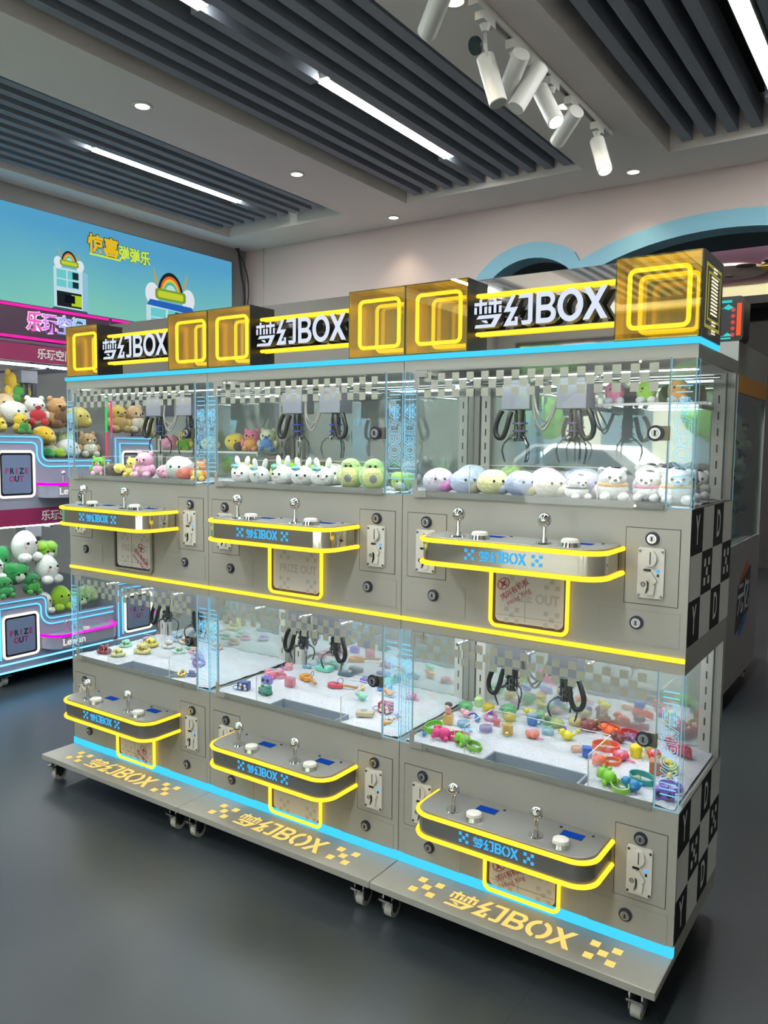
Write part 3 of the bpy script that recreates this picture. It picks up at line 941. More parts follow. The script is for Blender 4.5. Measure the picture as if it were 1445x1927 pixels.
            box(bm, -.020, -.014, -.0092, -.0081, -.0285, -.0272, 1)
            box(bm, .014, .021, -.0095, -.008, .003, .009, 2)
            box(bm, .015, .020, -.0090, -.008, -.008, -.001, 1)
            for a in (-.0265, .0265):
                for b in (-.055, .052):
                    cyl(bm, (a, -.008, b), (a, -.0098, b), .0032, n=10, mi=3)
        for xx in (.0835, .7125):
            cd = part('coin_door', 'm_cdoor', _cdoor, [M_CAB, M_GAP], loc=(xx, 0, 1.0575 + dz))
            part('coin_selector', 'm_csel', _csel, [M_WPLAST, M_BLACK, M_LEDBLUE, M_STEEL], cd, loc=(0, 0, -.014), smooth=True)
            part('door_lock', 'm_clock', lambda bm: lock(bm, 0, 0, .0165, -.001), [M_LOCKRING, M_LOCKFACE], cd, loc=(0, 0, .068), smooth=True)
        for a, b, lx in ((.022, .210, .109), (.588, .782, .682)):
            sd = part('service_door', 'm_sdoor%.2f' % a, lambda bm: panel_gap(bm, a, b, .868, .948), [M_CAB, M_BRACKET], loc=(0, 0, dz))
            part('door_lock', 'm_slock', lambda bm: lock(bm, 0, 0, .0165, -.001), [M_LOCKRING, M_LOCKFACE], sd, loc=(lx, 0, .919), smooth=True)
        # --- prize door
        pz0, pz1 = .862 + dz, 1.034 + dz
        px0, px1 = .292, .508
        def _pd(bm):
            box(bm, px0 + .004, px1 - .004, -.0015, .001, pz0 + .004, pz1, 1)
            prism(bm, rrect(px0 + .012, px1 - .012, pz0 + .012, pz1 + .02, .014), .0015, .003, FRONT, 0)
        pd = part('prize_door', 'm_pdoor' + T, _pd, [M_FLAP, M_BROWNP])
        pth = [(px0, pz1)] + arc(px0 + .018, pz0 + .018, .018, .018, 180, 270, 6) + arc(px1 - .018, pz0 + .018, .018, .018, 270, 360, 6) + [(px1, pz1)]
        lit = not (idx == 0 and tier == 0)
        part('neon_frame', 'm_pneon' + T + str(lit), lambda bm: tube(bm, [(a, -.008, b) for a, b in pth], .0055, 8), M_NEON if lit else M_BRACKET, pd, smooth=True)
        pzc = (pz0 + pz1) / 2 - .004
        tm = text_mesh('prize_out', 'PRIZE OUT', .036, M_FLAPINK, bold=.03, extrude=.0002)
        link('lettering', tm, pd, M=on_front((.408, -.0036, pzc), 1, .86))
        def _deco(bm):
            for cx_ in (.352, .464):
                for cz_ in (pzc + .050, pzc - .050):
                    for s in cross_splines(.042):
                        bm.faces.new([bm.verts.new((cx_ + a, -.0034, cz_ + b)) for a, b in s])
        part('printed_squares', 'm_deco' + T, _deco, M_FLAPINK, pd)
        if plates[tier] is not None:
            stx, stz, mirrored = plates[tier]
            def _star(bm):
                R = .020
                ring = [(R * math.cos(2 * PI * k / 28), R * .72 * math.sin(2 * PI * k / 28)) for k in range(28)]
                pts = [Vector((a, b)) for a, b in ring]
                for k in range(28):
                    p, q = pts[k], pts[(k + 1) % 28]
                    f = [bm.verts.new((v.x * g, v.y * g, 0)) for v, g in ((p, 1), (q, 1), (q, .86), (p, .86))]
                    bm.faces.new(f)
                star = []
                for k in range(8):
                    r_ = .017 if k % 2 == 0 else .0045
                    star.append((r_ * math.cos(k * PI / 4 + .5), r_ * math.sin(k * PI / 4 + .5)))
                bm.faces.new([bm.verts.new((a, b, 0)) for a, b in star])
            ang = math.radians(36)
            sg = -1 if mirrored else 1
            def turned(o):
                return place((math.cos(ang), 0, sg * math.sin(ang)), (-sg * math.sin(ang), 0, math.cos(ang)), (0, -1, 0), o)
            ox, oz = px0 + stx, pz1 - stz
            ux, uz = Vector((math.cos(ang), 0, sg * math.sin(ang))), Vector((-sg * math.sin(ang), 0, math.cos(ang)))
            c0 = Vector((ox, -.0038, oz))
            st = part('stamp_emblem', 'm_star', _star, M_REDINK, pd); st.matrix_local = turned(c0)
            t1 = text_mesh('stamp_cn', '鸿兴有机板', .019, M_REDINK, bold=.012, extrude=.0001)
            link('stamp_lettering', t1, pd, M=turned(c0 - uz * .030 + ux * .018))
            t2 = text_mesh('stamp_en', 'Hong Xing', .018, M_REDINK, bold=.0, extrude=.0001)
            link('stamp_lettering', t2, pd, M=turned(c0 - uz * .051 + ux * .018))
            part('film_crease', 'm_crease' + T, lambda bm: (box(bm, px0 + .098, px0 + .0986, -.0037, -.003, pz0 + .015, pz1), box(bm, px0 + .014, px1 - .014, -.0037, -.003, pz0 + .030, pz0 + .0306)), M_LINE, pd)
    # --- side prints on the outer flanks
    if idx in (0, 2):
        xs = W - .0002 if idx == 2 else .0002
        sgn = 1 if idx == 2 else -1
        for zlo, zhi in ((.872, 1.198), (.135, .466)):
            def _dec(bm):
                nw, nh = 4, 3
                ww, hh = D / nw, (zhi - zlo) / nh
                for c in range(nw):
                    for r in range(nh):
                        dark = (c + r) % 2 == 0
                        x_ = xs + sgn * .0006
                        q = [(x_, c * ww, zhi - (r + 1) * hh), (x_, (c + 1) * ww, zhi - (r + 1) * hh), (x_, (c + 1) * ww, zhi - r * hh), (x_, c * ww, zhi - r * hh)]
                        f = bm.faces.new([bm.verts.new(v) for v in q]); f.material_index = 0 if dark else 1
            sdp = part('side_print', 'm_side%d%.2f' % (idx, zlo), _dec, [M_DECALK, M_DECALW])
            if idx == 2:
                ww, hh = D / 4, (zhi - zlo) / 3
                for c, r, ch in ((0, 0, 'Y'), (2, 0, 'D'), (0, 2, 'Y'), (2, 2, 'D')):
                    link('lettering', text_mesh('side_' + ch, ch, .100, M_DECALW, bold=.014, extrude=.0002), sdp, M=on_right((xs + .001, (c + .5) * ww, zhi - (r + .5) * hh), 1, .62))
                for c, r in ((1, 1), (3, 1)):
                    link('printed_squares', curve_mesh('side_x', cross_splines(), .004, M_DECALW), sdp, M=on_right((xs + .001, (c + .5) * ww, zhi - (r + .5) * hh), .066, .9))
    # --- the lit sign and the two mirror cubes on the roof
    zs0, zs1 = 1.596, 1.792
    sg_ = part('sign_panel', 'm_sign', lambda bm: (box(bm, .198, .602, .060, .066, zs0, zs1 + .002, 0), box(bm, .200, .600, .066, .18, zs0, zs1, 1)), [M_SIGNMIR, M_BLACK])
    link('lettering', curve_mesh('sign_mark', logo_splines(), .16, [M_LETTER, M_LETSIDE]), sg_, M=on_front((.395, .030, 1.696), .079, 1.0))
    for zz in (1.748, 1.645):
        part('neon_bar', 'm_nbar', lambda bm: (cyl(bm, (.205, 0, 0), (.596, 0, 0), .0058, n=12), sph(bm, (.205, 0, 0), .0058, 10, 6)), M_NEON, sg_, smooth=True, loc=(0, .050, zz))
    for cx_ in (.001, .6005):
        def _cube(bm):
            w_ = .1985
            box(bm, 0, .003, .002, .200, 0, .195); box(bm, w_ - .003, w_, .002, .200, 0, .195)
            box(bm, .003, w_ - .003, .002, .200, 0, .003); box(bm, .003, w_ - .003, .002, .200, .192, .195)
            box(bm, .003, w_ - .003, .196, .200, .003, .192)
            box(bm, .0031, .0045, .002, .060, .0045, .1905, 1); box(bm, w_ - .0045, w_ - .0031, .002, .060, .0045, .1905, 1)
            box(bm, .0031, w_ - .0031, .002, .060, .0031, .0045, 1); box(bm, .0031, w_ - .0031, .002, .060, .1905, .1919, 1)
        right_open = (idx == 2 and cx_ > .5)
        cb = part('mirror_cube', 'm_cube', _cube, [M_BLACK, pbr('gold_lining', 'DCC24A', .3, .8)], loc=(cx_, .001, zs0))
        part('front_pane', 'm_cubepane', lambda bm: bm.faces.new([bm.verts.new(v) for v in ((0, 0, 0), (.1985, 0, 0), (.1985, 0, .195), (0, 0, .195))]), M_GOLDHALF, cb)
        part('inner_mirror', 'm_cubeback', lambda bm: box(bm, .005, .1935, .060, .064, .005, .190), M_GOLDMIR, cb)
        ring = rrect(.030, .1685, .030, .165, .014, 5)
        part('neon_frame', 'm_cubeneon', lambda bm: tube(bm, [(a, .016, b) for a, b in ring], .0056, 8, closed=True), M_NEONCUBE, cb, smooth=True)
        if right_open:                                       # the flank facing the aisle carries a second light tunnel
            def _flank(bm):
                x_ = .1985
                box(bm, x_, x_ + .003, .004, .200, 0, .195, 0)
                for k, (m_, mi) in enumerate(((.026, 1), (.034, 0), (.044, 1), (.050, 0))):
                    box(bm, x_ + .003 + .0006 * k, x_ + .0036 + .0006 * k, m_, .204 - m_, m_ - .002, .197 - m_, mi)
            part('side_tunnel', 'm_flank', _flank, [M_BLACK, emit('olive_glow', (.36, .32, .06), .9)], cb)
            def _leds(bm):
                for k in range(11):
                    z = .058 + k * .0082
                    box(bm, .2042, .2052, .068, .132, z, z + .0035)
                for z in (.014, .020, .033, .040, .155, .163):
                    box(bm, .2042, .2052, .084, .120, z, z + .003)
            part('led_row', 'm_leds', _leds, emit('led_warm', (1.0, .93, .62), 1.1), cb)
    return root

build_machine(0, 'leftmost silver two-tier claw machine of the row, pearl bracelets in its lower case',
              ([.30, .475], [.33, .50], ([0, 1], [2, 2])), [(.155, .085, True), (.150, .118, True)])
build_machine(1, 'middle silver two-tier claw machine of the row, white bunny plushes in its upper case',
              ([.222, .388], [.25, .392], ([0, 0], [2, 2])), [None, None])
build_machine(2, 'silver two-tier claw machine at the right end of the row, with a chequered lettered flank',
              ([.262, .428], [.258, .425], ([1, 1], [2, 2])), [(.035, .058, False), (.040, .100, False)])

# fluff beds
def fluff(name, x0, zt, label, slope):
    def b(bm):
        nx, ny = 64, 36
        xs = [.016 + (W - .032) * i / nx for i in range(nx + 1)]
        ys = [.013 + (YM - .018) * j / ny for j in range(ny + 1)]
        V = {}
        for i, x in enumerate(xs):
            for j, y in enumerate(ys):
                z = zt + .006 * noise.noise(Vector((x * 14 + x0 * 9, y * 14, 3))) + .0035 * noise.noise(Vector((x * 60, y * 60, x0))) + slope * max(0, y - .15)
                d = max(abs(x - .402) - .134, y - .092, 0)
                if d < .06:
                    z -= .022 * (1 - d / .06) ** 2
                V[i, j] = bm.verts.new((x, y, z))
        for i in range(nx):
            for j in range(ny):
                xm, ym = (xs[i] + xs[i + 1]) / 2, (ys[j] + ys[j + 1]) / 2
                if .262 < xm < .542 and ym < .094:
                    continue
                bm.faces.new([V[i, j], V[i + 1, j], V[i + 1, j + 1], V[i, j + 1]])
    o = obj('fluff_bedding', b, M_FLUFF, smooth=True)
    o.location = (x0, 0, 0)
    tag(o, label, 'fluff', kind='stuff')
for i, w in enumerate(('left', 'middle', 'right')):
    fluff('f', i * W, LO_G0 + .004, 'white fluff bed in the lower case of the %s silver machine' % w, .02)
    fluff('f', i * W, UP_G0 + .003, 'white fluff bed in the upper case of the %s silver machine' % w, 0.0)

# ------------------------------------------------------------------ plush toys
M_EYE = pbr('plush_eye', '0C0C10', .15)
M_BLUSH = pbr('plush_blush', 'F2A0A8', .9)
def fur(hexc):
    return pbr('fur_' + hexc, hexc, .95, noise_amt=.07, noise_scale=90, bump=.5, sheen=.5)

def lump(bm, c, r, seed=0, amt=.06, nu=18, nv=12, mi=0, rot=None):
    sph(bm, c, r, nu, nv, mi, rot)
    c = Vector(c)
    rr = max(r) if not isinstance(r, (int, float)) else r
    for v in bm.verts:
        d = v.co - c
        if d.length < rr * 1.05:
            v.co += d * amt * noise.noise(v.co * (1.1 / rr) + Vector((seed, seed * 2, 0)))

def plush(style, cols, loc, s, rot, label, group, s_name='plush_toy'):
    ca, cb = cols
    R = .044 * s
    sd = random.random() * 50
    A, B_ = fur(ca), fur(cb)
    rz = Matrix.Rotation(math.radians(rot), 4, 'Z')
    key = None
    def body(bm):
        if style == 'round':
            lump(bm, (0, 0, R * .82), (R * 1.02, R, R * .84), sd, .10)
        elif style == 'bunny':
            lump(bm, (0, 0, R * .72), (R * .86, R * .78, R * .80), sd, .06)
        elif style == 'dog':
            lump(bm, (0, 0, R * .70), (R * .95, R * .95, R * .72), sd, .05)
            lump(bm, (0, -R * .12, R * 1.35), (R * .80, R * .76, R * .68), sd + 3, .05)
        elif style == 'bear':
            lump(bm, (0, 0, R * .62), (R * .82, R * .74, R * .66), sd, .05)
            lump(bm, (0, -R * .05, R * 1.42), (R * .74, R * .68, R * .66), sd + 2, .05)
        elif style == 'avocado':
            lump(bm, (0, 0, R * .80), (R * .92, R * .66, R * .82), sd, .04)
            lump(bm, (0, 0, R * 1.38), (R * .62, R * .5, R * .50), sd, .04)
        elif style == 'leaf':
            lump(bm, (0, 0, R * .7), (R * .9, R * .9, R * .72), sd, .16)
            for k in range(5):
                a = k * 1.26
                lump(bm, (math.cos(a) * R * .45, math.sin(a) * R * .45, R * 1.0), (R * .5, R * .5, R * .42), sd + k, .25)
        elif style == 'bread':
            lump(bm, (0, 0, R * .62), (R * 1.35, R * .75, R * .64), sd, .06)
        elif style == 'blob':
            lump(bm, (0, 0, R * .95), (R * .78, R * .72, R * .98), sd, .06)
    root = obj(s_name, body, A, smooth=True)
    root.location = loc; root.rotation_euler = (0, 0, math.radians(rot))
    tag(root, label, 'plush toy', group)
    hz = {'round': .95, 'bunny': .85, 'dog': 1.42, 'bear': 1.48, 'avocado': 1.42, 'leaf': .75, 'bread': .75, 'blob': 1.2}[style] * R
    fy = {'round': -.93, 'bunny': -.74, 'dog': -.84, 'bear': -.70, 'avocado': -.48, 'leaf': -.86, 'bread': -.70, 'blob': -.66}[style] * R
    ew = {'avocado': .16, 'leaf': .22}.get(style, .30) * R
    def eye(bm):
        sph(bm, (0, 0, 0), R * .085, 8, 6)
    for sx in (-1, 1):
        obj('eye', eye, M_EYE, root, smooth=True, loc=(sx * ew, fy, hz))
    if style == 'round':
        obj('belly', lambda bm: lump(bm, (R * .38, -R * .22, R * .55), (R * .64, R * .80, R * .52), sd, .05), B_, root, smooth=True)
        obj('tail_fin', lambda bm: lump(bm, (R * .95, 0, R * .7), (R * .30, R * .16, R * .34), sd, .1), A, root, smooth=True)
    elif style == 'bunny':
        for sx in (-1, 1):
            obj('ear', lambda bm: lump(bm, (sx * R * .42, .0, R * 1.72), (R * .22, R * .16, R * .46), sd, .05, rot=Matrix.Rotation(sx * .18, 4, 'Y')), A, root, smooth=True)
        obj('mouth', lambda bm: tube(bm, [(-R * .14, fy - R * .02, hz - R * .18), (0, fy - R * .05, hz - R * .24), (R * .14, fy - R * .02, hz - R * .18)], R * .03, 6), pbr('mouth_pink', 'D8608A', .7), root)
        obj('bow', lambda bm: (lump(bm, (-R * .58, fy * .6, hz + R * .52), (R * .2, R * .1, R * .15), sd), lump(bm, (-R * .28, fy * .75, hz + R * .50), (R * .2, R * .1, R * .15), sd)), fur('8ED3D8'), root, smooth=True)
    elif style == 'dog':
        for sx in (-1, 1):
            obj('ear', lambda bm: sph(bm, (sx * R * .62, R * .05, R * 1.75), (R * .22, R * .2, R * .24)), A, root, smooth=True)
        obj('ear_patch', lambda bm: sph(bm, (R * .1, -R * .25, R * 1.96), (R * .30, R * .24, R * .11)), fur('2A2A2E'), root, smooth=True)
        obj('muzzle', lambda bm: sph(bm, (0, -R * .80, R * 1.18), (R * .30, R * .22, R * .22)), A, root, smooth=True)
        obj('nose', lambda bm: sph(bm, (0, -R * 1.0, R * 1.26), (R * .11, R * .07, R * .08), 8, 6), M_EYE, root, smooth=True)
        if cb != ca:
            obj('collar', lambda bm: torus(bm, (0, -R * .05, R * .98), R * .80, R * .10, n=26, k=8), B_, root, smooth=True)
        for sx in (-1, 1):
            obj('paw', lambda bm: sph(bm, (sx * R * .50, -R * .78, R * .30), (R * .32, R * .38, R * .30)), A, root, smooth=True)
    elif style == 'bear':
        for sx in (-1, 1):
            obj('ear', lambda bm: sph(bm, (sx * R * .50, R * .0, R * 1.98), (R * .22, R * .14, R * .22)), A, root, smooth=True)
            obj('foot', lambda bm: sph(bm, (sx * R * .48, -R * .62, R * .28), (R * .28, R * .36, R * .28)), B_, root, smooth=True)
            obj('arm', lambda bm: sph(bm, (sx * R * .78, -R * .25, R * .75), (R * .22, R * .26, R * .36)), A, root, smooth=True)
        obj('muzzle', lambda bm: sph(bm, (0, -R * .66, R * 1.32), (R * .24, R * .14, R * .17)), B_, root, smooth=True)
        obj('nose', lambda bm: sph(bm, (0, -R * .80, R * 1.38), R * .06, 8, 6), M_EYE, root, smooth=True)
        if cb != ca:
            obj('pillow', lambda bm: lump(bm, (0, -R * .55, R * .75), (R * .62, R * .26, R * .45), sd), B_, root, smooth=True)
    elif style == 'avocado':
        obj('belly', lambda bm: lump(bm, (0, -R * .34, R * .78), (R * .68, R * .42, R * .62), sd, .03), B_, root, smooth=True)
        obj('stone', lambda bm: sph(bm, (R * .05, -R * .66, R * .70), (R * .26, R * .14, R * .28)), fur('8E9092'), root, smooth=True)
    elif style == 'leaf':
        obj('face', lambda bm: lump(bm, (0, -R * .42, R * .58), (R * .52, R * .48, R * .46), sd, .03), fur('EEF2E4'), root, smooth=True)
    elif style == 'bread':
        obj('back_patch', lambda bm: lump(bm, (R * .55, R * .02, R * .70), (R * .72, R * .72, R * .58), sd, .06), B_, root, smooth=True)
        obj('horn', lambda bm: sph(bm, (-R * .6, -R * .1, R * 1.25), R * .14), B_, root, smooth=True)
    elif style == 'blob':
        for sx in (-1, 1):
            obj('foot', lambda bm: sph(bm, (sx * R * .42, -R * .50, R * .30), (R * .38, R * .42, R * .32)), B_, root, smooth=True)
        for sx in (-1, 1):
            obj('cheek', lambda bm: sph(bm, (sx * R * .42, fy * .96, hz - R * .22), (R * .11, R * .05, R * .07), 8, 6), M_BLUSH, root, smooth=True)
    return root

LOW1=[
 (0.083,0.091,'beads','8A2F45',0,1,'maroon bead pouch in the left corner of the case'),
 (0.162,0.099,'beads','EEE6A8',0,1,'cream pearl bracelet in front of the mint one'),
 (0.075,0.205,'beads','A4E2C4',0,0.9,'mint pearl bracelet behind the cream one'),
 (0.208,0.184,'beads','F1E59A',0,1.15,'big pale yellow pearl bracelet in the middle'),
 (0.152,0.273,'beads','EADC6A',0,1.1,'yellow pearl bracelet behind the big pale one'),
 (0.234,0.301,'beads','F3F1F4',0,0.95,'white pearl bracelet under the second claw'),
 (0.180,0.397,'beads','A9CBEC',0,1,'light blue pearl bracelet near the back mirror'),
 (0.335,0.268,'beads','BFEAD8',0,0.8,'pale mint bracelet in front of the white pearls'),
 (0.323,0.345,'beads','9FE0B8',0,0.8,'green pearl bracelet by the right side'),
 (0.391,0.300,'beads','F3B9CF',0,0.8,'pink pearl bracelet right of the chute'),
 (0.542,0.186,'ring','B48AD8',60,1.2,'purple ribbon loop against the right pillar'),
 (0.593,0.055,'ring','CFC2A8',10,0.8,'gold ring charm at the right front edge'),
 (0.618,0.082,'beads','6F7CC0',0,0.6,'small blue grey bead charm at the right front edge'),
 (0.105,0.290,'beads','D8B4E0',0,.85,'lilac pearl bracelet behind the maroon pouch'),
 (0.240,0.385,'beads','F0D8B8',0,.85,'beige pearl bracelet by the back mirror'),
 (0.420,0.395,'beads','F4C6A0',0,.85,'peach pearl bracelet by the back mirror at the right'),
 (0.460,0.255,'beads','C8B8E8',0,.85,'pale violet pearl bracelet right of the pink one'),
]
LOW2=[
 (0.893,0.075,'box','31408E',20,1,'dark blue flower box charm in the left front corner'),
 (0.991,0.081,'train','4E9A86',-10,1,'green toy train at the left front of the case'),
 (0.906,0.179,'camera','8F7CE0',5,0.95,'lavender toy camera behind the green toy train'),
 (0.860,0.269,'slab','F08AA6',15,1.2,'pink notebook with dark red edge lying on fluff'),
 (0.841,0.335,'ball','7A3AC0',0,0.6,'small purple ball beside the pink notebook'),
 (0.999,0.200,'cube','F3A9B8',10,1,'pale pink cube charm left of the orange guitar'),
 (0.989,0.297,'guitar','F09A2E',-30,1.1,'orange toy guitar below the first claw'),
 (1.131,0.282,'guitar','E8506E',10,1,'crimson toy guitar behind the chute'),
 (0.984,0.415,'slab','7FD9C2',0,1.2,'mint green toy radio between the two claws'),
 (1.087,0.415,'slab','5E7484',20,1,'slate grey toy keyboard under the second claw'),
 (1.397,0.108,'slab','CDBBA0',25,1.05,'beige toy game console at the right front of the chute'),
 (1.430,0.177,'box','C2384C',10,1.1,'red toy box in the right front corner'),
 (1.354,0.311,'blob','F0A04A',0,0.9,'orange duck charm behind the red toy box'),
 (1.493,0.088,'guitar','EDA13C',80,0.7,'amber toy ukulele in front of the red toy box'),
 (1.304,0.355,'slab','5BA8E0',15,0.9,'sky blue toy block below the door lock'),
 (1.283,0.415,'box','7FDCCB',0,0.8,'turquoise toy box right of the sky blue block'),
 (1.484,0.159,'ball','B49BE0',0,0.5,'tiny lavender bead at the right pillar'),
 (0.865,0.345,'cube','F29AA8',15,.8,'coral cube charm near the left back post'),
 (0.905,0.405,'puck','A8D8EA',0,.9,'pale blue puck by the back mirror of the middle case'),
 (0.880,0.235,'keychain','F07A9A,F09AB0',30,.8,'rose keychain behind the dark blue flower box'),
 (1.200,0.395,'slab','8A7AD0',10,.9,'violet toy gadget by the back mirror right of the slate keyboard'),
 (1.300,0.225,'blob','8FDCC0',0,.85,'mint chick charm behind the beige console'),
 (1.430,0.330,'flower','F08AA0',0,.9,'pink flower charm near the right back post'),
 (1.240,0.310,'ball','F0C040',0,.7,'yellow bead right of the crimson guitar'),
]
LOW3=[
 (1.652,0.197,'cube','F2D489',20,1,'clear yellow cube charm standing on white fluff under the small pink figure'),
 (1.700,0.209,'puck','A9D4EA',0,1,'pale blue glitter puck beside the yellow cube charm'),
 (1.719,0.264,'ball','1E7BD0',0,0.8,'blue ball charm with a dark blue strap behind the pale blue puck'),
 (1.775,0.213,'puck','BBB0E2',0,1,'lilac glitter puck in front of the pink ring charm'),
 (1.641,0.331,'dome','8FDDA0',0,1.15,'clear green dome charm behind the pale blue puck'),
 (1.706,0.366,'dome','F0DC35',0,1,'clear yellow dome charm left of the first claw'),
 (1.748,0.298,'ring','E58CC8',30,1,'pink ring charm with purple top behind the lilac puck'),
 (1.775,0.372,'dome','7FD59A',0,1.25,'large clear green dome charm under the first claw'),
 (1.840,0.227,'cube','E9C96A',35,1,'golden cube charm with a bell at the back edge of the chute'),
 (1.784,0.271,'cube','F2A0AC',10,0.6,'small pink cube just left of the golden cube charm'),
 (1.636,0.123,'strap','7BD03A',80,1.1,'lime green wrist strap in the left front corner of the case'),
 (1.704,0.080,'keychain','E8438A,F05A9C',25,1.1,'hot pink bear keychain with pink strap in the left front corner'),
 (1.777,0.075,'keychain','7CC62E,8ACB45',-25,1,'green frog keychain lying left of the chute'),
 (1.871,0.339,'cup','4BA3E6',0,1,'clear blue cup charm right of the first claw'),
 (1.914,0.243,'flower','F58E6E',0,1,'orange and pink flower charm behind the chute'),
 (1.646,0.064,'ball','4A8FD8',0,0.55,'tiny blue bead charm beside the lime green strap'),
 (2.007,0.284,'blob','F3E22E',0,1,'bright yellow chick charm right of the second claw'),
 (2.016,0.350,'ball','EEDB2A',0,0.55,'tiny yellow bead beside the bright yellow chick'),
 (2.037,0.393,'keychain','8B4A4E,95565A',40,1.1,'brown bear keychain with wide brown strap right of the second claw'),
 (2.099,0.415,'strap','FF6A38',-25,1,'wide orange strap with a flower mark by the back mirror'),
 (2.098,0.388,'blob','FF6E36',0,1.1,'orange bear charm in front of the wide flower-marked orange strap'),
 (2.153,0.415,'strap','E32F50',0,0.9,'crimson wrist strap behind the door lock'),
 (2.163,0.392,'star','9A6490',15,1,'mauve starfish charm left of the door lock'),
 (1.945,0.359,'dome','CFE089',0,1,'clear pale lime dome charm at the second claw'),
 (1.872,0.406,'dome','A8E0B4',0,0.9,'clear mint dome charm between the two claws'),
 (2.098,0.201,'cube','3567C8',25,0.85,'blue block charm right of the chute'),
 (2.127,0.275,'strap','FF5F36',20,1.15,'orange strap lying against the blue block charm'),
 (2.183,0.234,'flower','E0526E',0,1.05,'red and pink ball charm in front of the orange straps'),
 (2.214,0.270,'cup','F1D81F',0,0.95,'yellow cup charm beside the red and pink ball'),
 (2.236,0.335,'star','A0A848',30,0.8,'olive green lizard charm below the door lock'),
 (2.292,0.194,'cube','B9714A',15,1.2,'orange brown block charm behind the right pillar'),
 (2.373,0.227,'keychain','E0D232,D8CC3A',70,1,'yellow dinosaur keychain next to the right side glass'),
 (2.360,0.353,'keychain','D4455A,C33B50',50,1.15,'red pig keychain next to the right side glass'),
 (2.209,0.060,'keychain','84CC3A,A5DD62',-40,1.1,'light green frog keychain at the front right of the chute'),
 (2.277,0.121,'strap','1F9E97',-20,1.1,'teal lettered strap at the front of the case'),
 (2.272,0.051,'blob','2A86C2',0,1.1,'blue and teal fish charm closest to the front glass'),
 (2.366,0.054,'camera','7B55C8',10,1.1,'purple toy camera in the front right corner'),
 (2.375,0.118,'strap','9A7AD6',0,0.9,'lavender strap beside the purple toy camera'),
 (1.800,0.325,'dome','F3E27A',0,1.0,'clear lemon dome charm behind the golden cube charm'),
 (1.835,0.405,'blob','E9D84A',20,.85,'small gold bear charm by the back mirror near the first claw'),
 (1.890,0.410,'flower','F2B8B8',0,.8,'pale pink flower charm by the back mirror'),
 (1.940,0.300,'puck','BFE3EE',0,.9,'pale aqua glitter puck behind the orange and pink flower charm'),
 (1.985,0.405,'dome','F0E3A0',0,1.0,'clear cream dome charm by the back mirror'),
 (1.975,0.335,'ball','7A3FC0',0,.75,'small purple ball left of the bright yellow chick'),
 (2.045,0.415,'ring','E9C34A',0,.9,'amber ring charm by the back mirror'),
 (1.905,0.375,'ring','8FD8A8',40,.9,'clear green ring charm behind the blue cup'),
 (1.668,0.285,'blob','F0B0C0',10,.8,'pale pink chick charm in front of the clear green dome'),
 (1.655,0.395,'cup','C8E8A0',0,.8,'lime cup charm by the left back post'),
 (1.745,0.405,'puck','F3C8DA',0,.9,'pink glitter puck by the back mirror'),
 (1.735,0.165,'star','8FC8F0',30,.7,'pale blue starfish charm left of the chute'),
 (2.140,0.345,'blob','7A3E42',15,1.0,'dark brown bear charm beside the orange bear'),
 (2.150,0.165,'keychain','FF6A30,FF7A3A',40,.85,'bright orange keychain left of the red and pink ball'),
 (2.255,0.300,'flower','E8452F',0,.9,'scarlet flower charm behind the yellow cup'),
 (2.285,0.390,'blob','B8233A',0,1.0,'dark red bear charm in the back right corner'),
 (2.330,0.180,'ball','F0C840',0,.7,'golden bead behind the purple toy camera'),
 (2.170,0.100,'ball','E84A6A',0,.6,'small crimson bead behind the light green frog'),
 (2.060,0.220,'puck','F6C9B0',0,.8,'peach glitter puck at the right back of the chute'),
]
UP1=[
 (0.075,0.090,'bear','6DB33C,F0B9CF',20,0.85,'green dinosaur plush hugging a pink pillow, left of the case'),
 (0.165,0.095,'bread','5C4A42,F0DE78',0,0.95,'brown and yellow plush beside the green dinosaur'),
 (0.250,0.120,'bear','F1DC6E,F1DC6E',-10,0.85,'yellow chick plush between the brown plush and the pink pig'),
 (0.355,0.095,'bear','F3B3CF,F3B3CF',0,1.10,'large pink pig plush in the middle of the upper left case'),
 (0.450,0.110,'round','F0A8C4,F0A8C4',0,0.75,'small pink plush between the large pig and the white hen'),
 (0.490,0.200,'round','F2E79A,F2E79A',0,0.9,'pale yellow plush behind the white hen'),
 (0.560,0.085,'round','F4F4F2,F08C7A',10,1.2,'white hen plush with a coral belly'),
 (0.665,0.090,'bear','F08A3A,F3D45A',0,0.8,'orange tiger plush by the right pillar of the upper left case'),
]
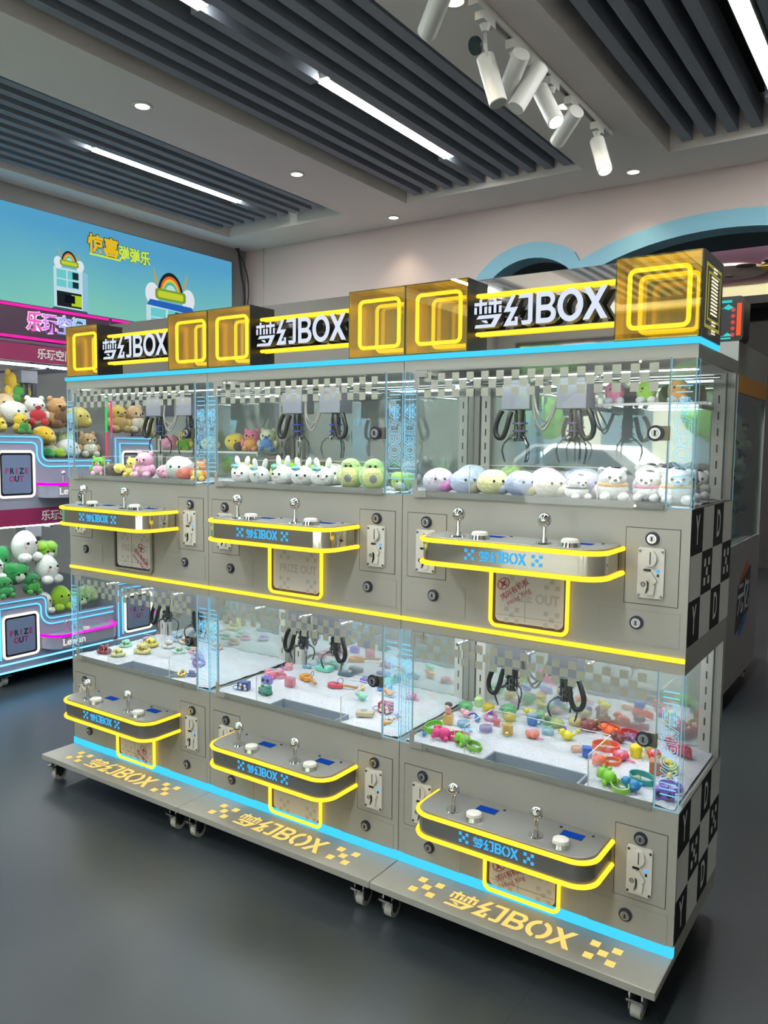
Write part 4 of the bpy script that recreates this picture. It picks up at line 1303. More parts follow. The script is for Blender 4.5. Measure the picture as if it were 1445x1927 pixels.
UP2=[
 (0.935,0.230,'round','F6E6A8,F0C060',0,1.0,'cream plush behind the second white bunny'),
 (1.190,0.210,'round','F3F0E6,F3F0E6',0,1.0,'off-white plush behind the bunny right of the centre one'),
 (1.240,0.330,'leaf','C8E87A,C8E87A',0,1.0,'pale lime plush by the back mirror'),
 (0.850,0.120,'round','F4DE5A,F0A040',0,1,'yellow duck plush in the left corner of the upper middle case'),
 (0.880,0.310,'round','F2E052,F2E052',0,1.1,'yellow plush behind the leftmost white bunny'),
 (0.905,0.060,'bunny','F7F7F5,F7F7F5',0,1,'white bunny plush leftmost in its row'),
 (0.985,0.062,'bunny','F5F6F5,F5F6F5',15,0.92,'white bunny plush second from the left in its row'),
 (1.000,0.170,'leaf','7CC82E,8AD63A',0,1.15,'leaf green cabbage plush above the white bunnies'),
 (1.090,0.060,'bunny','F7F7F7,F7F7F7',-20,1.05,'white bunny plush in the centre of its row'),
 (1.110,0.190,'leaf','9ADB3E,A2E24A',0,1.1,'lime cabbage plush behind the centre bunny'),
 (1.175,0.060,'bunny','F6F6F6,F6F6F6',10,1,'white bunny plush right of the centre one'),
 (1.255,0.062,'bunny','F8F8F6,F8F8F6',20,1.0,'white bunny plush rightmost in its row'),
 (1.300,0.170,'leaf','B4E24E,BDE85A',0,0.95,'yellow green cabbage plush left of the avocados'),
 (1.320,0.300,'bear','9A9C9E,9A9C9E',0,0.9,'grey cat plush sitting behind the left avocado'),
 (1.360,0.075,'avocado','B5D58A,E6E6A0',0,1.15,'light green avocado plush, left one of two'),
 (1.445,0.070,'avocado','A9CF86,E2E29A',10,1.15,'light green avocado plush, right one of two'),
 (1.440,0.290,'bear','B4B6B8,B4B6B8',0,0.95,'pale grey cat plush behind the right avocado'),
 (1.535,0.100,'leaf','B8E04E,C2E85E',0,0.9,'lime plush behind the right pillar of the upper middle case'),
]
UP3=[
 (1.700,0.230,'round','CFE3F2,E8DCF0',0,1.1,'sky blue plush behind the white and pink fish'),
 (1.960,0.190,'round','E8D2EC,E8D2EC',0,1.1,'mauve plush behind the blue and yellow fish'),
 (2.050,0.240,'round','D2E2F2,D2E2F2',0,1.1,'pale icy blue plush behind the lavender fish'),
 (1.668,0.085,'round','EEE2F0,E58CD0',20,1.0,'white and pink tie dye fish plush in the left corner'),
 (1.757,0.085,'round','C4CFEA,E8D8C0',30,1.0,'blue and lilac tie dye fish plush second from the left'),
 (1.845,0.085,'round','F2EDB4,D8E0E8',30,1.0,'pale yellow tie dye fish plush third from the left'),
 (1.932,0.085,'round','B9C6EE,F0DFA0',30,1.0,'blue and yellow tie dye fish plush under the first claw'),
 (2.015,0.080,'round','F1EBDA,F1EBDA',30,1.0,'cream fish plush between the two claws'),
 (2.085,0.140,'round','CFCBF0,F2DDE6',30,1.05,'lavender tie dye fish plush under the second claw'),
 (1.810,0.290,'round','B8D98C,B8D98C',0,1.1,'green plush at the back under the first claw'),
 (1.910,0.300,'round','D9C6E0,D9C6E0',0,1,'lilac plush at the back between the claws'),
 (2.020,0.290,'round','BCCBEC,BCCBEC',0,1.1,'pale blue plush at the back under the second claw'),
 (2.100,0.055,'dog','F6F6F6,4A4A50',30,0.75,'white puppy plush with a grey ribbon'),
 (2.145,0.200,'dog','F7F7F7,F06AA8',0,0.95,'white puppy plush with a pink ribbon behind the grey ribboned one'),
 (2.185,0.075,'dog','F8F8F8,F5A93A',10,1.0,'white puppy plush with a wide orange collar, front centre'),
 (2.200,0.340,'dog','F5F5F5,F5F5F5',0,1.05,'white puppy plush without a collar at the back'),
 (2.262,0.120,'dog','F7F7F7,F07AB4',-10,0.9,'white puppy plush with a bright pink collar'),
 (2.265,0.250,'dog','F6F6F6,F3C04A',0,1,'white puppy plush with a thin yellow collar'),
 (2.330,0.200,'dog','F6F7F6,E8D24A',10,0.95,'white puppy plush with a lemon collar behind the right pillar'),
 (2.340,0.085,'dog','F7F7F7,F2A23A',0,1.0,'white puppy plush with an amber collar in the front right corner'),
 (2.330,0.330,'dog','F4F4F4,F4F4F4',0,.9,'plain white puppy plush in the back right corner'),
]


GRP = {1: 'left', 2: 'middle', 3: 'right'}
def spread(items, lo, hi, it=60):
    """items: [x, y, z, r]; nudge neighbours apart in plan, inside the box lo..hi"""
    for _ in range(it):
        for i in range(len(items)):
            for j in range(i):
                a, b = items[i], items[j]
                d = [a[k] - b[k] for k in range(3)]
                L = math.sqrt(sum(v * v for v in d)) or 1e-6
                need = (a[3] + b[3])
                if L < need:
                    P = math.hypot(d[0], d[1]) or 1e-6
                    m = (need - L) * .25
                    for k in range(2):
                        a[k] += d[k] / P * m; b[k] -= d[k] / P * m
        for a in items:
            for k in range(2):
                a[k] = min(max(a[k], lo[k] + a[3]), hi[k] - a[3])
for n, rows in ((1, UP1), (2, UP2), (3, UP3)):
    _it = [[r_[0], r_[1], 0, .040 * r_[5]] for r_ in rows]
    spread(_it, ((n - 1) * W + .012, .016), (n * W - .012, YM - .03))
    rows = [(a[0], a[1]) + r_[2:] for a, r_ in zip(_it, rows)]
    for x, y, st, c, r, s, lab in rows:
        a, b = c.split(',')
        plush(st, (a, b), (x, y, UP_G0 + .004), s, r + 18, lab, 'plush toys in the upper case of the %s silver machine' % GRP[n])

# display shelves with plush at the back of the upper cases
def shelf(x0, x1, z, label):
    t = empty('display_shelf', ((x0 + x1) / 2, .355, z))
    tag(t, label, 'shelf')
    L = (x1 - x0) / 2
    obj('shelf_pane', lambda bm: box(bm, -L, L, -.075, .075, -.006, 0), M_ACRYL, t)
    obj('shelf_lip', lambda bm: box(bm, -L, L, -.079, -.075, -.006, .001), M_WPLAST, t)
    for sx in (-1, 1):
        obj('shelf_bracket', lambda bm: (box(bm, sx * (L - .02) - .004, sx * (L - .02) + .004, -.06, .082, -.016, -.006),), M_WPLAST, t)
shelf(.06, .77, 1.310, 'clear shelf with plush toys at the back of the left machine upper case')
shelf(2.02, 2.36, 1.462, 'clear shelf with three plush toys at the upper right of the right machine')
for x, st, a, b, s, lab in ((.20, 'round', 'F3A9C6', 'F3A9C6', .9, 'pink plush on the clear shelf, left of the yellow duck'), (.295, 'bear', 'F2D94C', '6CB644', .85, 'yellow duck plush in green on the clear shelf'), (.585, 'round', 'F2CF4A', '5A4438', 1.0, 'golden yellow plush on the clear shelf seen through the middle case'), (.672, 'bear', 'EE7FA0', 'E8A050', .95, 'rose pink plush in an orange cone on the clear shelf'), (.757, 'bear', 'EDE8C4', '5C8FD0', .95, 'cream bear plush in blue on the clear shelf'), (.44, 'round', 'F4EDB0', 'F4EDB0', .8, 'pale cream plush in the middle of the clear shelf')):
    plush(st, (a, b), (x, .35, 1.310), s, 25, lab, 'plush toys on the shelf of the left silver machine')
for x, a, b, s, lab in ((2.095, 'F28FB8', 'F4F4F4', .8, 'pink plush with white feet on the upper right shelf'), (2.185, '9AD84E', 'F4F4F4', .8, 'green plush with white feet on the upper right shelf'), (2.270, 'F4A850', 'F4F4F4', .8, 'orange plush with white feet on the upper right shelf')):
    plush('blob', (a, b), (x, .34, 1.462), s, 15, lab, 'plush toys on the shelf of the right silver machine')

# ------------------------------------------------------------------ small prizes in the lower cases
M_GOLD = pbr('gold_ring', 'E2BE62', .2, 1.0)
def rub(h): return pbr('rubber_' + h, h, .32, noise_amt=.03, noise_scale=200, spec=.55)
def gel(h):
    c = lin(h)
    return clear('gel_' + h, tuple(.35 + .65 * v for v in c[:3]), 1.2, body=.35, body_col=c[:3])
def strap_band(bm, a=.026, b=.015, h=.011, t=.0022, mi=0, tilt=.25):
    n = 26
    M = Matrix.Rotation(tilt, 4, 'X')
    rings = []
    for i in range(n):
        th = 2 * PI * i / n
        c, s = math.cos(th), math.sin(th)
        ring = []
        for dr, dz in ((0, 0), (t, 0), (t, h), (0, h)):
            ring.append(bm.verts.new(M @ Vector(((a + dr) * c, (b + dr) * s, dz + .002))))
        rings.append(ring)
    for i in range(n):
        A, B2 = rings[i], rings[(i + 1) % n]
        for k in range(4):
            f = bm.faces.new([A[k], A[(k + 1) % 4], B2[(k + 1) % 4], B2[k]]); f.material_index = mi

def prize(kind, cols, loc, s, rot, label, group):
    c = cols.split(',')
    t = None
    q = random.random()
    if kind == 'keychain':
        t = empty('keychain', loc)
        obj('charm', lambda bm: (sph(bm, (0, 0, .014), (.017, .015, .014)), sph(bm, (-.016, -.006, .017), (.012, .012, .012)), sph(bm, (-.024, -.010, .010), (.006, .006, .006)), sph(bm, (.006, -.015, .006), (.007, .006, .006)), sph(bm, (.010, .012, .006), (.007, .006, .006)), sph(bm, (-.012, .008, .027), .0045), sph(bm, (-.020, -.002, .028), .0045)), rub(c[0]), t, smooth=True)
        obj('strap', lambda bm: strap_band(bm, .024, .013, .012), rub(c[1]), t, smooth=True, loc=(.036, .006, 0))
        obj('split_ring', lambda bm: torus(bm, (.018, .003, .016), .008, .0011, Matrix.Rotation(1.3, 4, 'X'), n=18, k=5), M_GOLD, t, smooth=True)
    elif kind == 'strap':
        t = obj('wrist_strap', lambda bm: strap_band(bm, .028, .014, .014), rub(c[0]), smooth=True)
        obj('split_ring', lambda bm: torus(bm, (0, -.015, .010), .008, .0011, Matrix.Rotation(1.4, 4, 'Y'), n=18, k=5), M_GOLD, t, smooth=True)
    elif kind == 'blob':
        t = obj('toy_charm', lambda bm: (sph(bm, (0, 0, .012), (.017, .014, .012)), sph(bm, (-.012, -.004, .020), (.010, .010, .009)), sph(bm, (-.021, -.007, .018), (.004, .004, .003)), sph(bm, (.016, .003, .016), (.006, .005, .004)), sph(bm, (.004, -.013, .012), (.006, .003, .004))), rub(c[0]), smooth=True)
        for sy in (-.009, .001):
            obj('eye', lambda bm: sph(bm, (-.019, sy - .003, .024), .0016, 6, 5), M_EYE, t)
    elif kind == 'star':
        t = obj('toy_charm', lambda bm: ([lump(bm, (.012 * math.cos(k * 1.257), .012 * math.sin(k * 1.257), .007), (.010, .006, .006), rot=Matrix.Rotation(k * 1.257, 4, 'Z')) for k in range(5)], sph(bm, (0, 0, .009), (.010, .010, .008))), rub(c[0]), smooth=True)
    elif kind == 'cube':
        t = obj('block_charm', lambda bm: box(bm, -.014, .014, -.014, .014, 0, .028), gel(c[0]) if 'clear' in label or 'golden' in label or 'pale' in label else rub(c[0]), bevel=.003)
        obj('charm_core', lambda bm: sph(bm, (0, 0, .012), (.009, .009, .010)), rub(c[0]), t, smooth=True)
        if 'bell' in label:
            obj('bell', lambda bm: sph(bm, (-.004, -.019, .006), .007), M_GOLD, t, smooth=True)
    elif kind == 'puck':
        t = obj('gel_puck', lambda bm: (cyl(bm, (0, 0, .001), (0, 0, .014), .019, .017, n=26),), gel(c[0]), bevel=.003, smooth=True)
        obj('glitter', lambda bm: [sph(bm, (random.uniform(-.012, .012), random.uniform(-.012, .012), random.uniform(.004, .012)), .0016, 5, 4) for _ in range(16)], pbr('glitter', 'F2F4FA', .1, .9), t)
    elif kind == 'dome':
        t = obj('capsule_charm', lambda bm: sph(bm, (0, 0, .013), (.019, .019, .014), 20, 12), gel(c[0]), smooth=True)
        obj('charm_core', lambda bm: (sph(bm, (0, 0, .010), (.010, .010, .008)), sph(bm, (.006, -.005, .014), .005)), rub(c[0]), t, smooth=True)
        obj('face', lambda bm: sph(bm, (-.003, -.009, .010), (.006, .004, .005)), rub('F2ECE2'), t, smooth=True)
    elif kind == 'ball':
        t = obj('bead_ball', lambda bm: sph(bm, (0, 0, .011), .011, 16, 10), rub(c[0]), smooth=True)
        if 'strap' in label:
            obj('strap', lambda bm: tube(bm, smooth_pts([(0, 0, .02), (-.014, .004, .026), (-.032, .006, .018), (-.040, .01, .010)]), .003, 8), rub('2A3E8E'), t, smooth=True)
        else:
            obj('eyelet', lambda bm: torus(bm, (0, 0, .023), .003, .0008, Matrix.Rotation(PI / 2, 4, 'X'), n=12, k=5), M_GOLD, t)
    elif kind == 'ring':
        t = obj('ring_charm', lambda bm: torus(bm, (0, 0, .010), .014, .006, Matrix.Rotation(.5, 4, 'X'), n=24, k=10), M_GOLD if 'gold' in label else gel(c[0]), smooth=True)
        obj('bead', lambda bm: sph(bm, (0, .006, .022), .007), rub('8A55C8' if 'purple' in label else 'C8B890'), t, smooth=True)
    elif kind == 'cup':
        t = obj('cup_charm', lambda bm: (cyl(bm, (0, 0, 0), (0, 0, .024), .013, .017, n=22), torus(bm, (.018, 0, .012), .008, .002, Matrix.Rotation(PI / 2, 4, 'X'), n=16, k=6)), gel(c[0]) if 'clear' in label else rub(c[0]), smooth=True)
        obj('lid', lambda bm: sph(bm, (0, 0, .026), (.016, .016, .010)), gel('CFE6F2') if 'clear' in label else rub(c[0]), t, smooth=True)
    elif kind == 'flower':
        t = obj('flower_charm', lambda bm: [sph(bm, (.011 * math.cos(k * 1.05), .011 * math.sin(k * 1.05), .010), (.009, .009, .009), 10, 7) for k in range(6)], rub(c[0]), smooth=True)
        obj('flower_heart', lambda bm: sph(bm, (0, -.006, .016), (.009, .008, .008)), rub('F2A8C8'), t, smooth=True)
        obj('tassel', lambda bm: tube(bm, [(.012, -.006, .006), (.024, -.008, .004), (.036, -.006, .003)], .0018, 6), rub('F06AA0'), t)
    elif kind == 'camera':
        t = obj('toy_camera', lambda bm: (box(bm, -.020, .020, -.008, .008, 0, .022), box(bm, -.008, .008, -.006, .006, .022, .027)), rub(c[0]), bevel=.0025)
        for sx in (-.010, .010):
            obj('lens', lambda bm: cyl(bm, (sx, -.008, .011), (sx, -.011, .011), .0055, n=16), M_BLACK, t, smooth=True)
    elif kind == 'box':
        t = obj('toy_box', lambda bm: box(bm, -.018, .018, -.013, .013, 0, .026), rub(c[0]), bevel=.002)
        obj('flower_print', lambda bm: ([cyl(bm, (a, -.0132, b), (a, -.0138, b), .005, n=12) for a, b in ((-.009, .008), (.008, .016), (.010, .006), (-.006, .019))]), rub('EFE6C8'), t)
        obj('cord', lambda bm: torus(bm, (-.026, -.002, .006), .010, .0012, Matrix.Rotation(.3, 4, 'X'), n=18, k=5), rub('3A7FC0'), t)
    elif kind == 'train':
        t = obj('toy_train', lambda bm: (box(bm, -.026, .020, -.010, .010, .004, .020), box(bm, .004, .020, -.009, .009, .020, .030), cyl(bm, (-.016, 0, .020), (-.016, 0, .028), .005, .006, n=14)), rub(c[0]), bevel=.002)
        for wx in (-.018, 0, .014):
            obj('wheel', lambda bm: cyl(bm, (wx, -.0125, .005), (wx, .0125, .005), .005, n=14), rub('2F6E60'), t, smooth=True)
    elif kind == 'slab':
        t = obj('toy_gadget', lambda bm: box(bm, -.024, .024, -.016, .016, 0, .014), rub(c[0]), bevel=.003)
        obj('screen', lambda bm: box(bm, -.012, .004, -.010, .010, .014, .0148), rub('8FA0A8'), t)
        obj('keypad', lambda bm: [cyl(bm, (.010 + .006 * i, .006 * j, .014), (.010 + .006 * i, .006 * j, .016), .0022, n=10) for i in range(2) for j in (-1, 0, 1)], rub('E8E4DC'), t)
    elif kind == 'guitar':
        t = obj('toy_guitar', lambda bm: (cyl(bm, (0, 0, 0), (0, 0, .012), .019, n=26), cyl(bm, (.020, 0, 0), (.020, 0, .012), .014, n=26)), rub(c[0]), bevel=.0025, smooth=True)
        obj('neck', lambda bm: (box(bm, .03, .074, -.003, .003, .006, .011), box(bm, .074, .086, -.005, .005, .005, .011)), rub('C98A3A'), t)
        obj('sound_hole', lambda bm: cyl(bm, (.016, 0, .012), (.016, 0, .0128), .005, n=16), rub('7A3A20'), t)
        obj('cord', lambda bm: torus(bm, (.018, .014, .016), .010, .0009, Matrix.Rotation(1.1, 4, 'X'), n=18, k=5), M_STEEL, t)
    elif kind == 'beads':
        def b(bm):
            rnd = random.Random(len(label) * 7)
            for k in range(14):
                a = 2 * PI * k / 14
                sph(bm, (.017 * math.cos(a), .014 * math.sin(a), .0055), .0052, 8, 6)
            for k in range(9):
                a = 2 * PI * k / 9 + .3
                sph(bm, (.009 * math.cos(a), .007 * math.sin(a), .013 + .006 * rnd.random()), .0052, 8, 6)
        t = obj('bead_bracelet', b, pbr('pearl_' + c[0], c[0], .15, 0, coat=.6), smooth=True)
        obj('clasp', lambda bm: torus(bm, (.010, -.012, .014), .005, .0009, Matrix.Rotation(1.2, 4, 'X'), n=14, k=5), M_GOLD, t)
    t.location = loc
    t.rotation_euler = (0, 0, math.radians(rot))
    t.scale = (s * (1.5 if kind == 'beads' else 1.12),) * 3
    cat = {'keychain': 'keychain', 'strap': 'wrist strap', 'beads': 'bracelet', 'camera': 'toy camera', 'guitar': 'toy guitar', 'train': 'toy train'}.get(kind, 'charm')
    return tag(t, label, cat, group)

for n, rows in ((1, LOW1), (2, LOW2), (3, LOW3)):
    for x, y, kd, c, r, s, lab in rows:
        x = min(x, n * W - (.085 if kd == 'keychain' else .05)); x = max(x, (n - 1) * W + .04)
        if kd == 'keychain' and x > 2.28: r = 120
        prize(kd, c, (x, y, LO_G0 + .006 + .02 * max(0, y - .15)), s, r, lab, 'small prizes in the lower case of the %s silver machine' % GRP[n])
# figure on top of the yellow cube
fg = empty('toy_figure', (1.652, .197, LO_G0 + .0395))
tag(fg, 'small pink seated figure with dark hair on the clear yellow cube', 'toy figure')
obj('body', lambda bm: (lump(bm, (0, 0, .009), (.011, .010, .010)), sph(bm, (0, -.002, .023), (.011, .010, .010))), rub('F0A3B0'), fg, smooth=True)
obj('face', lambda bm: sph(bm, (0, -.006, .023), (.009, .008, .008)), rub('F2D3BE'), fg, smooth=True)
obj('hair', lambda bm: sph(bm, (0, .001, .028), (.0125, .0115, .009)), rub('3E2F30'), fg, smooth=True)

# ------------------------------------------------------------------ the pink-signed machines on the left, facing the aisle
M_PCAB = pbr('machine_grey', '9CA0B4', .3, .15)
M_PDARK = pbr('machine_plum', '4A2F48', .35)
M_BANNER = pbr('banner_maroon', '8E2456', .5)
M_BANW = pbr('banner_letter', 'E6E4E0', .5)
M_PFLAP = pbr('prize_panel', '7484A6', .25, .0)
M_PFRAME = pbr('panel_black', '14161C', .3)
M_PINKL = emit('sign_pink', (1.0, .25, .72), 1.0)
M_SIGNW = emit('sign_white', (.86, .86, 1.0), 1.1)
PW = 0.78
def build_pink(y0, label, second):
    root = empty('claw_machine', (-1.2, y0, 0))
    tag(root, label, 'claw machine', 'tall claw machines with pink neon signs')
    def part(name, key, build, mats, parent=root, smooth=False, bevel=0.0, loc=(0, 0, 0)):
        return link(name, mesh('p_' + key, build, mats, smooth, bevel), parent, loc)
    mid, st_ = .170, .335                                   # prize door axis; where the sill steps down
    SILL = {0: (1.377, 1.245, 1.775), 1: (.487, .358, .888)}
    def panel(zb_, hi, lo_):
        return [(.012, zb_), (PW - .012, zb_), (PW - .012, lo_)] + arc(st_ + .03, lo_ + .03, .03, .03, 270, 180, 5) + arc(st_ - .03, hi - .03, .03, .03, 0, 90, 5) + [(.012, hi)]
    def _cab(bm):
        prism(bm, panel(.09, SILL[1][0], SILL[1][1]), -.012, 0, SIDEX)
        prism(bm, panel(.970, SILL[0][0], SILL[0][1]), -.012, 0, SIDEX)
        for yy in (.0, PW - .012):
            box(bm, -.82, -.012, yy, yy + .012, .09, .50); box(bm, -.82, -.012, yy, yy + .012, .886, 1.40)
            box(bm, -.82, -.78, yy, yy + .012, .09, 2.06); box(bm, -.82, 0, yy, yy + .012, 1.775, 2.06)
        box(bm, -.82, -.81, .012, PW - .012, .09, 2.06)
        box(bm, -.81, -.012, .012, PW - .012, .09, .11)
        box(bm, -.81, -.012, .012, PW - .012, .966, .982)
        box(bm, -.81, -.012, .012, PW - .012, 2.04, 2.06)
        box(bm, -.81, -.013, .012, PW - .012, 1.10, 1.11); box(bm, -.81, -.013, .012, PW - .012, .22, .23)
    part('cabinet', 'cab', _cab, M_PCAB)
    part('back_panel', 'bk', lambda bm: (box(bm, -.80, -.795, .02, PW - .02, .25, .96), box(bm, -.80, -.795, .02, PW - .02, 1.12, 1.86)), M_WPLAST)
    for t, (hi, lo_, top) in SILL.items():
        part('case_glass', 'gl%d' % t, lambda bm: prism(bm, [(.014, hi), (st_, hi), (st_ + .02, lo_), (PW - .014, lo_), (PW - .014, top), (.014, top)], -.010, -.006, SIDEX), M_GLASS)
        part('side_glass', 'sg%d' % t, lambda bm: (box(bm, -.78, -.012, .003, .006, lo_, top), box(bm, -.78, -.012, PW - .006, PW - .003, lo_, top)), M_GLASS)
        for k, off in enumerate((.012, .042)):
            q_ = off
            zlow = (.975 if t == 0 else .145)
            pth = [(PW - .012, lo_ - q_)] + arc(st_ + .03, lo_ + .03, .03 + q_, .03 + q_, 270, 180, 6) + arc(st_ - q_ - .03, hi - q_ - .03, .03, .03, 0, 90, 6)
            pth += [(.012 + q_, hi - q_), (.012 + q_, zlow + q_ * .5)]
            part('neon_outline', 'no%d%d' % (t, k), lambda bm: tube(bm, [(.004, a, b) for a, b in pth], .0042 if k else .0034, 8), M_BLUEN, smooth=True)
        bn = part('banner', 'ban%d' % t, lambda bm: box(bm, -.008, .002, .014, PW - .014, top - .004, top + .088), M_BANNER)
        for yy in (.42,):
            link('lettering', text_mesh('ban_txt', '乐玩空间', .060, M_BANW, bold=.02, extrude=.0006), bn, M=on_right((.0035, yy, top + .040), 1, .92))
        part('case_glow_bar', 'lampbar%d' % t, lambda bm: box(bm, -.10, -.085, .05, PW - .05, top - .02, top - .008), emit('pink_case_tube', (.95, .97, 1.0), 26.0))
        # prize door
        z0 = SILL[t][1] - (.205 if t == 0 else .188)
        z0 = 1.043 if t == 0 else .172
        z1 = 1.286 if t == 0 else .400
        fy0, fy1 = mid - .100, mid + .100
        pdn = part('prize_door', 'pd%d' % t, lambda bm: (prism(bm, rrect(fy0 + .004, fy1 - .004, z0 + .004, z1 - .004, .018), 0, .006, SIDEX, 1), prism(bm, rrect(fy0 + .018, fy1 - .018, z0 + .018, z1 - .018, .012), .006, .008, SIDEX, 0)), [M_PFLAP, M_PFRAME])
        part('neon_frame', 'pf%d' % t, lambda bm: tube(bm, [(.008, a, b) for a, b in rrect(fy0, fy1, z0, z1, .022, 5)], .007, 8, closed=True), M_WHITEN, pdn, smooth=True)
        zc = (z0 + z1) / 2
        for row, word in ((.016, 'PRIZE'), (-.026, 'OUT')):
            n = len(word)
            for i, ch in enumerate(word):
                m_ = pbr('letter_rose', 'A8306E', .5) if i % 2 == 0 else pbr('letter_navy', '1C2434', .5)
                link('lettering', text_mesh('pz_%s%d' % (ch, i % 2), ch, .044, m_, bold=.03, extrude=.0005), pdn, M=on_right((.0085, mid + (i - (n - 1) / 2) * .028, zc + row), 1, .85))
        # two consoles
        zk = 1.062 if t == 0 else .215
        for cy0 in (.290,):
            out = [(cy0, 0), (cy0 + .02, .075), (cy0 + .06, .11), (cy0 + .40, .11), (cy0 + .44, .075), (cy0 + .46, 0)]
            kk = 'cons%d%.2f' % (t, cy0)
            co = part('control_console', kk, lambda bm: prism(bm, out, zk - .03, zk + .045, lambda a, b, h: (b, a, h)), M_PCAB, bevel=.003)
            part('neon_strip', kk + 'n', lambda bm: tube(bm, [(b * 1.03, a, zk + .046) for a, b in out], .007, 8), M_MAG, co, smooth=True)
            link('lettering', text_mesh('lewan', 'Lewan', .056, emit('letter_white', (1, .97, .94), .9), bold=.015, extrude=.001), co, M=on_right((.1125, cy0 + .135, zk + .006)))
            part('joystick', kk + 'j', lambda bm: (cyl(bm, (.05, cy0 + .13, zk + .045), (.05, cy0 + .13, zk + .095), .004, n=12), sph(bm, (.05, cy0 + .13, zk + .105), .015)), M_CHROME, co, smooth=True)
            part('push_button', kk + 'b', lambda bm: cyl(bm, (.055, cy0 + .25, zk + .045), (.055, cy0 + .25, zk + .057), .02, .018, n=20), M_WPLAST, co, smooth=True)
        # crane with a three-finger claw
        cr = part('crane', 'crane%d' % t, lambda bm: (box(bm, -.33, -.23, PW * .52 - .05, PW * .52 + .05, top - .10, top - .03), box(bm, -.60, -.05, PW * .52 - .01, PW * .52 + .01, top - .03, top - .02)), M_GPLAST)
        part('claw', 'claw%d' % t, lambda bm: (cyl(bm, (-.28, PW * .52, top - .1), (-.28, PW * .52, top - .17), .018, n=16), [tube(bm, [(-.28 + .01 * math.cos(a), PW * .52 + .01 * math.sin(a), top - .16), (-.28 + .06 * math.cos(a), PW * .52 + .06 * math.sin(a), top - .19), (-.28 + .05 * math.cos(a), PW * .52 + .05 * math.sin(a), top - .24)], .004, 8) for a in (0.4, 2.5, 4.6)]), M_STEEL, cr, smooth=True)
    # base neon, casters, sign
    part('base_neon', 'bneon', lambda bm: (box(bm, -.004, .004, .0, PW, .090, .098), box(bm, -.002, .004, .02, PW - .02, .135, .142)), emit('neon_base_blue', (.10, .50, 1.0), 4.5))
    for yy in (.11, PW - .11):
        for xx in (-.09, -.72):
            part('caster', 'cast', lambda bm: (box(bm, -.03, .03, -.03, .03, .078, .09, 1), box(bm, -.012, .05, -.026, .026, .055, .066, 1), box(bm, -.02, .02, -.022, -.017, .03, .08, 1), box(bm, -.02, .02, .017, .022, .03, .08, 1), cyl(bm, (0, -.015, .034), (0, .015, .034), .034, n=22)), [M_RUBBER, M_STEEL], loc=(xx, yy, 0))
    sg_ = part('sign_board', 'sign', lambda bm: (box(bm, -.10, .006, .004, PW - .004, 1.880, 2.075),), M_PDARK)
    part('neon_line', 'sline1', lambda bm: tube(bm, [(.010, .01, 2.062), (.010, PW - .014, 2.062)], .0075, 8), M_PINK, sg_, smooth=True)
    part('neon_line', 'sline2', lambda bm: tube(bm, [(.010, .01, 1.896), (.010, PW - .014, 1.896)], .0075, 8), M_PINK, sg_, smooth=True)
    for i, (ch, c) in enumerate((('乐', (1.0, .12, .55)), ('玩', (.80, .22, .90)), ('空', (.42, .45, 1.0)), ('间', (.25, .60, 1.0)))):
        yy = .295 + i * .092
        link('letter_halo', text_mesh('signhalo' + ch, ch, .112, M_SIGNW, bold=.055, extrude=.0005), sg_, M=on_right((.0072, yy, 1.980), 1, .84))
        link('lettering', text_mesh('signtxt' + ch, ch, .112, emit('sign_col%d' % i, c, 1.0), bold=.022, extrude=.0005), sg_, M=on_right((.0090, yy, 1.980), 1, .84))
    # two-colour light tubes at the right front corner
    part('light_tube', 'ltube', lambda bm: (cyl(bm, (-.02, PW - .02, 1.40), (-.02, PW - .02, 1.60), .006, n=10, mi=0), cyl(bm, (-.02, PW - .02, 1.21), (-.02, PW - .02, 1.40), .006, n=10, mi=1), cyl(bm, (-.02, PW - .02, .56), (-.02, PW - .02, .86), .006, n=10, mi=0)), [M_GREENN, M_REDN])
    part('light_tube', 'ltube2', lambda bm: cyl(bm, (-.02, .014, 1.36), (-.02, .014, 1.60), .005, n=10), M_PINK)
    return root
build_pink(.322, 'grey claw machine with pink neon sign at the left edge of the photo', False)
build_pink(1.104, 'second grey claw machine with pink neon sign, seen through the silver cases', True)
build_pink(1.886, 'grey claw machine with pink neon sign nearest the back wall', True)

